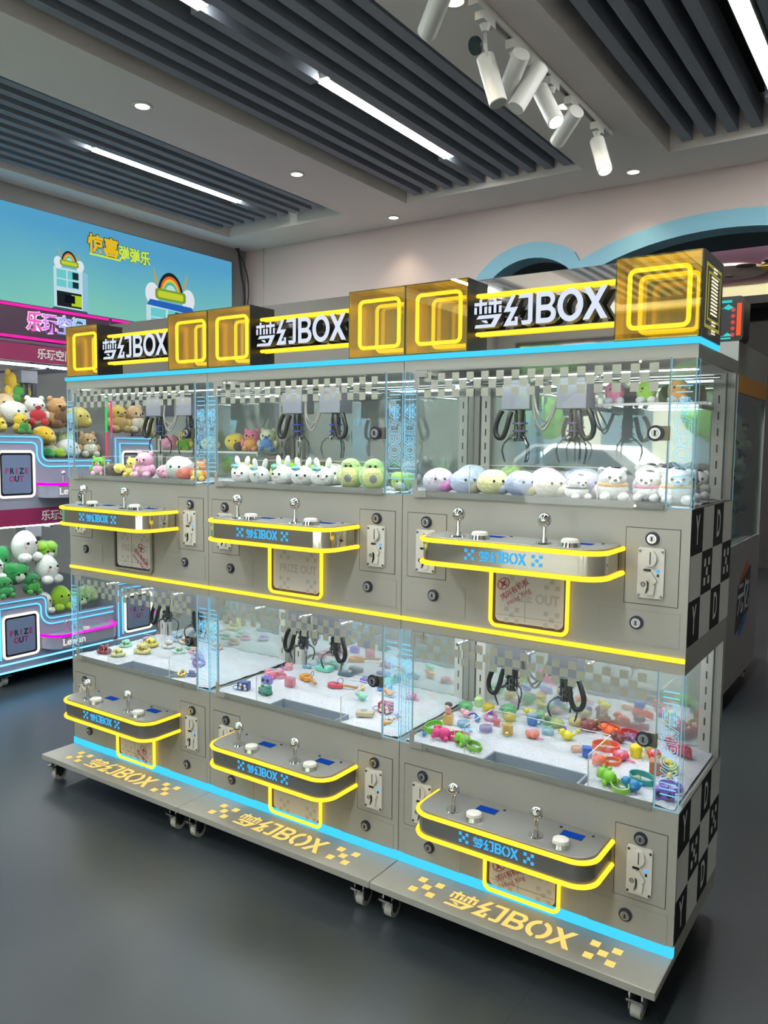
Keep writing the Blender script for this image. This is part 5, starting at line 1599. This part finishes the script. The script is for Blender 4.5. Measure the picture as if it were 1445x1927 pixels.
def heap(y0, z, rows, name, group, R0=1.9):
    it = [[r_[1], r_[0], r_[2] + .044 * r_[6], .037 * r_[6]] for r_ in rows]
    spread(it, (-.45, .03), (-.016, PW - .03))
    rows = [(a[1], a[0]) + r_[2:] for a, r_ in zip(it, rows)]
    for i, (yy, xx, zz, st, a, b, s, r, lab) in enumerate(rows):
        plush(st, (a, b), (-1.2 + xx, y0 + yy, z + zz), s, r + 90, lab, group, 'plush_toy')
U = 'plush toys in the upper case of the pink-signed machine'
Y1 = .322
heap(Y1, 0, [
 (.13, -.14, 1.42, 'bear', 'D9A873', 'F0DDBE', 1.9, 0, 'tan bear plush at the left edge in the upper pink-signed case'),
 (.10, -.06, 1.385, 'round', 'F0CC3A', 'F2D75A', 1.3, 0, 'yellow plush lying low at the left edge of the upper pink-signed case'),
 (.25, -.14, 1.43, 'round', 'F3F1EC', 'F3F1EC', 1.8, 10, 'white plush with plain round head in the upper pink-signed case'),
 (.36, -.14, 1.43, 'bear', 'F6F4EF', 'D63A48', 1.75, -10, 'white plush hugging a red cushion in the upper pink-signed case'),
 (.50, -.15, 1.42, 'bear', 'C99B62', '7E5A3C', 1.9, 5, 'caramel bear plush with brown cushion beside the left silver machine'),
 (.24, -.06, 1.380, 'bear', 'F2CF3C', '49A04C', 1.2, 10, 'yellow plush with green cushion lying in front of the white ones'),
 (.40, -.07, 1.33, 'round', 'F2C93A', 'F0D060', 1.35, 0, 'golden yellow plush above the step of the upper pink-signed case'),
 (.43, -.07, 1.25, 'bear', 'D0A06C', 'EDE0CC', 1.45, -8, 'light brown bear plush peeping over the low sill'),
 (.52, -.06, 1.25, 'round', 'F5F5F2', 'F5F5F2', 1.45, 0, 'white plush low at the right of the upper pink-signed heap'),
 (.40, -.035, 1.25, 'round', '2E9B52', '2E9B52', .75, 0, 'dark green plush at the bottom corner of the step'),
 (.47, -.035, 1.25, 'round', 'A8D23C', 'A8D23C', .75, 0, 'lime plush at the bottom right of the upper pink-signed heap'),
 (.18, -.34, 1.60, 'bear', 'E2B36E', 'F2D45A', 2.2, 0, 'big honey coloured dog plush high at the back of the upper pink-signed case'),
 (.38, -.34, 1.56, 'bear', 'F0CB40', '4FA246', 2.0, 10, 'yellow plush in green sitting beside the big honey one'),
 (.28, -.30, 1.42, 'bear', 'E8CDA0', 'F0DDBE', 2.1, 0, 'cream bear plush behind the two white plushes'),
 (.60, -.12, 1.25, 'bear', 'CFE0A8', 'EDE8D8', 1.6, 0, 'pale green plush behind the left silver machine glass'),
 (.69, -.12, 1.25, 'bear', 'D2A87C', 'EDE8D8', 1.6, -10, 'beige bear plush behind the left silver machine glass'),
 (.68, -.2, 1.42, 'round', 'EBD26A', 'EBD26A', 1.8, 0, 'dull yellow plush high behind the left silver machine glass'),
 (.56, -.24, 1.42, 'round', 'EDEBE6', 'EDEBE6', 1.7, 0, 'off-white plush high behind the left silver machine glass'),
], 'plush', U)
Lw = 'green and white plush toys in the lower case of the pink-signed machine'
heap(Y1, 0, [
 (.17, -.26, .60, 'leaf', '2FA556', '2FA556', 2.5, 0, 'big green cabbage plush at the back of the lower pink-signed case'),
 (.29, -.15, .66, 'blob', 'F3F5F2', 'F3F5F2', 2.1, 10, 'tall white dumpling plush below the lower maroon banner'),
 (.10, -.13, .58, 'blob', 'F4F5F2', 'F0F0EC', 1.7, 0, 'white blushing plush at the left edge of the lower case'),
 (.24, -.09, .545, 'leaf', '2C9E50', 'EEF2E4', 1.9, 0, 'green cabbage plush with a white face in the middle of the heap'),
 (.40, -.10, .53, 'blob', 'EDF0EC', 'F4F5F2', 1.9, 10, 'white blushing plush with white feet right of the cabbage one'),
 (.46, -.22, .64, 'leaf', '8CC83A', '8CC83A', 1.9, 0, 'yellow green cabbage plush beside the left silver machine'),
 (.12, -.06, .49, 'bear', '2E8E4A', '3FA85C', 1.3, 0, 'dark green plush lying on the high sill'),
 (.25, -.05, .49, 'bear', '27824A', '58B04E', 1.3, 0, 'deep green plush with light feet above the step'),
 (.39, -.06, .365, 'blob', 'F1F3EF', 'F1F3EF', 1.45, 0, 'white standing plush in the corner of the low sill'),
 (.49, -.06, .365, 'blob', '9BCB2E', 'A5D23C', 1.7, 0, 'lime standing plush beside the left silver machine'),
 (.60, -.10, .365, 'leaf', '6DBB58', '6DBB58', 1.6, 0, 'mid green plush seen through the lower left silver case'),
 (.70, -.12, .365, 'leaf', '9CCB68', '9CCB68', 1.6, 0, 'pale green plush seen through the lower left silver case'),
], 'plush', Lw)
Y2 = 1.104
heap(Y2, 0, [
 (.12, -.12, 1.40, 'bear', 'E6C24C', 'C9A05A', 1.9, 0, 'yellow plush in the second pink-signed machine at its left'),
 (.27, -.14, 1.40, 'bear', 'D8AF80', 'EDE0CC', 1.9, 0, 'fawn plush in the second pink-signed machine above the high sill'),
 (.42, -.14, 1.36, 'round', 'EDD25A', 'EDD25A', 1.8, 0, 'mustard plush in the second pink-signed machine above the low sill'),
 (.56, -.14, 1.28, 'bear', 'DDB88A', 'F0E4D0', 1.8, 0, 'sandy plush in the second pink-signed machine right of the mustard one'),
 (.68, -.14, 1.26, 'round', 'E8C858', 'E8C858', 1.8, 0, 'ochre plush in the second pink-signed machine at its right'),
 (.14, -.14, .50, 'leaf', '57B05A', '57B05A', 1.8, 0, 'green plush low in the second pink-signed machine'),
 (.60, -.14, .38, 'leaf', '8CC85A', '8CC85A', 1.9, 0, 'light green plush low in the second pink-signed machine'),
], 'plush', 'plush toys in the second pink-signed machine')

# ------------------------------------------------------------------ video wall
M_VIDEO, nt, out = new_mat('video_gradient')
def _vid():
    tc = nt.nodes.new('ShaderNodeTexCoord'); sp = nt.nodes.new('ShaderNodeSeparateXYZ')
    nt.links.new(tc.outputs['Object'], sp.inputs[0])
    nz = nt.nodes.new('ShaderNodeTexNoise'); nz.inputs['Scale'].default_value = 1.1
    nt.links.new(tc.outputs['Object'], nz.inputs['Vector'])
    ma = nt.nodes.new('ShaderNodeMath'); ma.operation = 'MULTIPLY_ADD'; ma.inputs[1].default_value = .28
    nt.links.new(nz.outputs['Fac'], ma.inputs[0]); nt.links.new(sp.outputs[2], ma.inputs[2])
    cr = nt.nodes.new('ShaderNodeValToRGB')
    cr.color_ramp.elements[0].position = .02; cr.color_ramp.elements[0].color = lin('8FD9B2')
    cr.color_ramp.elements[1].position = 1.0; cr.color_ramp.elements[1].color = lin('58A8D2')
    e2 = cr.color_ramp.elements.new(.42); e2.color = lin('82CFC0')
    mp = nt.nodes.new('ShaderNodeMapRange'); mp.inputs[1].default_value = -.28; mp.inputs[2].default_value = .56
    nt.links.new(ma.outputs[0], mp.inputs[0]); nt.links.new(mp.outputs[0], cr.inputs[0])
    e = nt.nodes.new('ShaderNodeEmission'); e.inputs[1].default_value = .88
    nt.links.new(cr.outputs[0], e.inputs[0]); nt.links.new(e.outputs[0], out.inputs[0])
_vid()
vw = empty('video_wall', (-2.15, 1.2, 2.35))
tag(vw, 'large blue and green lit video wall on the left wall', 'video wall')
obj('screen_frame', lambda bm: box(bm, 0, .045, -2.55, 1.806, -1.8, .521), M_BLACK, vw)
obj('screen_panel', lambda bm: box(bm, .045, .05, -2.545, 1.801, -1.795, .516), M_VIDEO, vw)
def em(h, s=.9): return emit('screen_' + h, lin(h)[:3], s)
VY = lambda y, z, h: (.0505 + h, y - 1.2, z - 2.35)
def flat(name, polys, col, h, parent=vw):
    return obj(name, lambda bm: [prism(bm, p, h, h + .0004, VY) for p in polys], em(col), parent)
R4 = lambda a, b, c, d: [(a, c), (b, c), (b, d), (a, d)]
# title
tA = text_mesh('ttl_o1', '惊喜', .135, em('3C4A2A'), bold=.075, extrude=.0002)
tB = text_mesh('ttl_1', '惊喜', .135, em('F2C21C'), bold=.03, extrude=.0002)
tC = text_mesh('ttl_o2', '弹弹乐', .105, em('4E8F78'), bold=.075, extrude=.0002)
tD = text_mesh('ttl_2', '弹弹乐', .105, em('D8F04A'), bold=.028, extrude=.0002)
def vt(me, y, z, h, sx=1): link('title_lettering', me, vw, M=on_right((.0508 + h, y - 1.2, z - 2.35), 1, sx))
vt(tA, 1.735, 2.725, .0, .95); vt(tB, 1.735, 2.725, .001, .95); vt(tC, 2.005, 2.712, .0, .9); vt(tD, 2.005, 2.712, .001, .9)
flat('title_underline', [R4(1.62, 1.88, 2.655, 2.668)], 'D8F04A', .0005)
def drawn(y0, y1, z0, z1, cut):
    w, h = y1 - y0, z1 - z0
    Q = lambda a, b, c, d: R4(y0 + a * w, y0 + b * w, z0 + c * h, z0 + d * h)
    flat('drawn_cabinet', [Q(0, .84, 0, 1)], 'C9E4EE', .0)
    flat('drawn_flank', [[(y1 - .16 * w, z0), (y1, z0 + .03 * h), (y1, z0 + .95 * h), (y1 - .16 * w, z0 + h)]], '8FC8DC', .0)
    flat('drawn_window', [Q(.08, .36, .55, .72), Q(.08, .36, .75, .95), Q(.40, .72, .55, .72), Q(.40, .72, .75, .95)], '6FD0D2', .0006)
    flat('drawn_dark_window', [Q(.54, .72, .57, .71), Q(.54, .72, .77, .93)], '1E3440', .0012)
    flat('drawn_panel', [Q(.08, .80, .10, .45)], '20262C', .0006)
    flat('drawn_green', [Q(.50, .80, .14, .40)], 'B8D82C', .0012)
    flat('drawn_screen', [Q(.30, .60, .20, .38)], '10161C', .0018)
    flat('drawn_foot', [[(y0 - .12 * w, z0 - .02 * h), (y1, z0 - .02 * h), (y1 - .05 * w, z0 + .06 * h), (y0, z0 + .07 * h)]], '3E5A66', .0012)
def topper(yc, z0, s):
    for r, c, h in ((1.0, '1E2A30', 0), (.84, 'E8703A', .0005), (.72, 'F2C43A', .001), (.60, '5CBFA0', .0015), (.46, 'BFE8E0', .002)):
        flat('drawn_rainbow', [arc(yc, z0 + .12 * s, .30 * s * r, .42 * s * r, 0, 180, 16)], c, h)
    flat('drawn_sign', [rrect(yc - .36 * s, yc + .36 * s, z0 + .02 * s, z0 + .22 * s, .06 * s)], '7FA03A', .0025)
    flat('drawn_sign_face', [rrect(yc - .30 * s, yc + .30 * s, z0 + .06 * s, z0 + .18 * s, .04 * s)], 'C8D83A', .003)
    flat('drawn_horn', [[(yc - .40 * s, z0 + .60 * s), (yc - .36 * s, z0 + .3 * s), (yc - .30 * s, z0 + .3 * s)], [(yc + .40 * s, z0 + .60 * s), (yc + .36 * s, z0 + .3 * s), (yc + .30 * s, z0 + .3 * s)]], 'D8A040', .003)
    flat('drawn_cloud', [arc(yc - .42 * s, z0 + .10 * s, .16 * s, .20 * s, 0, 345, 18), arc(yc + .42 * s, z0 + .10 * s, .16 * s, .20 * s, 0, 345, 18)], 'E6EEF4', .0008)
drawn(1.335, 1.60, 2.235, 2.525, False)
topper(1.455, 2.535, .20)
drawn(2.105, 2.62, 2.06, 2.385, True)
flat('drawn_awning', [[(2.11, 2.385), (2.60, 2.365), (2.55, 2.42), (2.14, 2.43)]], '2A66C0', .0012)
topper(2.34, 2.43, .42)
cb = obj('cable', lambda bm: (tube(bm, smooth_pts([(-2.08, 3.06, 2.99), (-2.07, 3.08, 2.8), (-2.06, 3.11, 2.6), (-2.09, 3.12, 2.3), (-2.10, 3.12, 1.6), (-2.10, 3.12, 1.0)], 6), .010, 8), tube(bm, smooth_pts([(-2.10, 3.05, 2.99), (-2.02, 3.06, 2.86), (-2.03, 3.13, 2.65), (-2.09, 3.14, 2.2), (-2.09, 3.14, 1.0)], 6), .006, 8)), M_BLACK, smooth=True)
tag(cb, 'black cable hanging beside the right end of the video wall', 'cable')

# ------------------------------------------------------------------ grey plush machine in the dark, right
rc = empty('claw_machine', (1.62, 2.72, 0))
tag(rc, 'unlit grey plush machine standing in the dark at the right edge', 'claw machine')
M_RC = pbr('dim_grey', '8E928E', .45)
hx, hy = .43, .43
def _rc(bm):
    box(bm, -hx, hx, -hy, hy, .10, .85)
    box(bm, -hx, hx, -hy, hy, 1.70, 1.865)
    for sx in (-1, 1):
        for sy in (-1, 1):
            box(bm, sx * hx - (.03 if sx > 0 else 0), sx * hx + (.03 if sx < 0 else 0), sy * hy - (.03 if sy > 0 else 0), sy * hy + (.03 if sy < 0 else 0), .85, 1.70)
obj('cabinet', _rc, M_RC, rc)
obj('amber_band', lambda bm: box(bm, hx - .001, hx + .003, -hy + .01, hy - .01, 1.62, 1.705), pbr('amber_band', 'C98A22', .25), rc)
obj('side_glass', lambda bm: box(bm, hx - .012, hx - .008, -hy + .03, hy - .03, .85, 1.70), clear('dim_glass', (.80, .92, .92), 1), rc)
obj('front_glass', lambda bm: box(bm, -hx + .03, hx - .03, -hy + .004, -hy + .008, .85, 1.70), M_GLASS, rc)
obj('case_glow_bar', lambda bm: box(bm, -.3, .3, -.2, -.17, 1.685, 1.695), emit('added_dim_glow', (.9, 1, 1), 4.0), rc)  # faint glowing bar added inside to make the plush visible
obj('edge_strip', lambda bm: box(bm, hx - .002, hx + .004, -hy - .002, -hy + .004, .75, 1.70), M_EDGE, rc)
for sx in (-1, 1):
    for sy in (-1, 1):
        obj('caster', lambda bm: (box(bm, -.03, .03, -.03, .03, .088, .10, 1), box(bm, -.02, .02, -.03, .07, .066, .074, 1), box(bm, -.016, -.012, -.02, .02, .03, .09, 1), box(bm, .012, .016, -.02, .02, .03, .09, 1), cyl(bm, (-.010, 0, .035), (.010, 0, .035), .035, n=20)), [M_RUBBER, M_STEEL], rc, loc=(sx * (hx - .05), sy * (hy - .07), 0))
def _gph(bm):
    P = lambda a, b, h: (hx + h, a, b)
    prism(bm, [(-.19, .36), (.17, .44), (.19, .70), (-.16, .62)], .0005, .001, P, 0)
    prism(bm, [(-.12, .66), (.10, .74), (.12, .69), (-.13, .62)], .0005, .0012, P, 1)
    prism(bm, [(-.08, .33), (.12, .40), (.12, .45), (-.10, .38)], .0005, .0012, P, 2)
gp = obj('side_graphic', _gph, [pbr('graphic_navy', '1C2430', .5), pbr('graphic_orange', 'B05A30', .5), pbr('graphic_blue', '2F6EA8', .5)], rc)
link('lettering', text_mesh('gph', '元亿', .19, pbr('graphic_white', 'B8C0C4', .5), bold=.012, extrude=.0004), gp, M=on_right((hx + .002, 0, .53), 1, .85))
for (a, b, z, st, c1, c2, s, lab) in ((.29, .28, 1.34, 'bear', 'E6DFC8', 'E6DFC8', 2.1, 'cream plush highest in the unlit grey machine'), (.28, .08, 1.24, 'bear', '3F7A86', 'E0D8C0', 2.1, 'teal plush with cream cushion in the unlit grey machine'), (.28, .28, 1.16, 'bear', '3A7080', 'E0D8C0', 2.2, 'dark teal plush below the cream one in the unlit grey machine'), (.27, .06, 1.04, 'bear', '41808C', '41808C', 2.2, 'plain teal plush in the middle of the unlit grey machine heap'), (.28, .26, .98, 'bear', '356A78', '356A78', 2.2, 'deep teal plush low in the unlit grey machine'), (.28, .12, .855, 'bear', '3C7684', '3C7684', 2.2, 'teal plush at the bottom of the unlit grey machine heap'), (.10, -.1, .855, 'bear', '38707E', '38707E', 2.3, 'teal plush at the front left of the unlit grey machine'), (.05, .2, .855, 'bear', '41808C', '41808C', 2.4, 'teal plush at the back of the unlit grey machine')):
    plush(st, (c1, c2), (1.62 + a, 2.72 + b, z), s, 80, lab, 'plush toys in the unlit grey machine')
# sign standing on that machine
sb = empty('light_sign', (1.98, 2.35, 1.866))
tag(sb, 'black box sign with red and turquoise lights on the unlit grey machine', 'light sign')
obj('sign_body', lambda bm: prism(bm, rrect(-.40, .085, 0, .215, .02), -.10, .06, FRONT), M_BLACK, sb, smooth=True)
obj('red_bar', lambda bm: box(bm, .055, .075, -.063, -.06, .025, .18), emit('red_light', (1, .10, .03), 1.2), sb)
obj('turquoise_light', lambda bm: (box(bm, -.38, .03, -.063, -.06, .185, .197), box(bm, -.38, .03, -.063, -.06, .010, .018), [prism(bm, [(-.36 + .05 * k, .160), (-.335 + .05 * k, .178), (-.31 + .05 * k, .160), (-.335 + .05 * k, .150)], .06, .063, FRONT) for k in range(8)], [prism(bm, [(-.36 + .05 * k, .024), (-.335 + .05 * k, .042), (-.31 + .05 * k, .024)], .06, .063, FRONT) for k in range(8)]), emit('turquoise', (.05, .75, .70), .9), sb)
obj('red_dots', lambda bm: [cyl(bm, (.038, -.06, .03 + .03 * k), (.038, -.063, .03 + .03 * k), .010, n=14) for k in range(5)], emit('red_dot', (.85, .10, .10), .8), sb)
# pale curved stacking feet behind it
rk = empty('display_stand', (2.16, 3.55, 0))
tag(rk, 'stand with pale curved fins at the right edge behind the unlit machine', 'display stand')
obj('post', lambda bm: box(bm, -.09, -.05, -.03, .03, 0, 1.0), pbr('fin_grey', '7E8482', .6), rk)
for k in range(4):
    obj('fin', lambda bm: prism(bm, [(-.05, .0)] + [(.0 + .11 * math.cos(math.radians(a)), .10 * math.sin(math.radians(a))) for a in range(90, -1, -15)] + [(.11, -.03), (.06, .0)], -.02, .02, FRONT), pbr('fin_grey', '7E8482', .6), rk, loc=(0, 0, .30 + .13 * k))
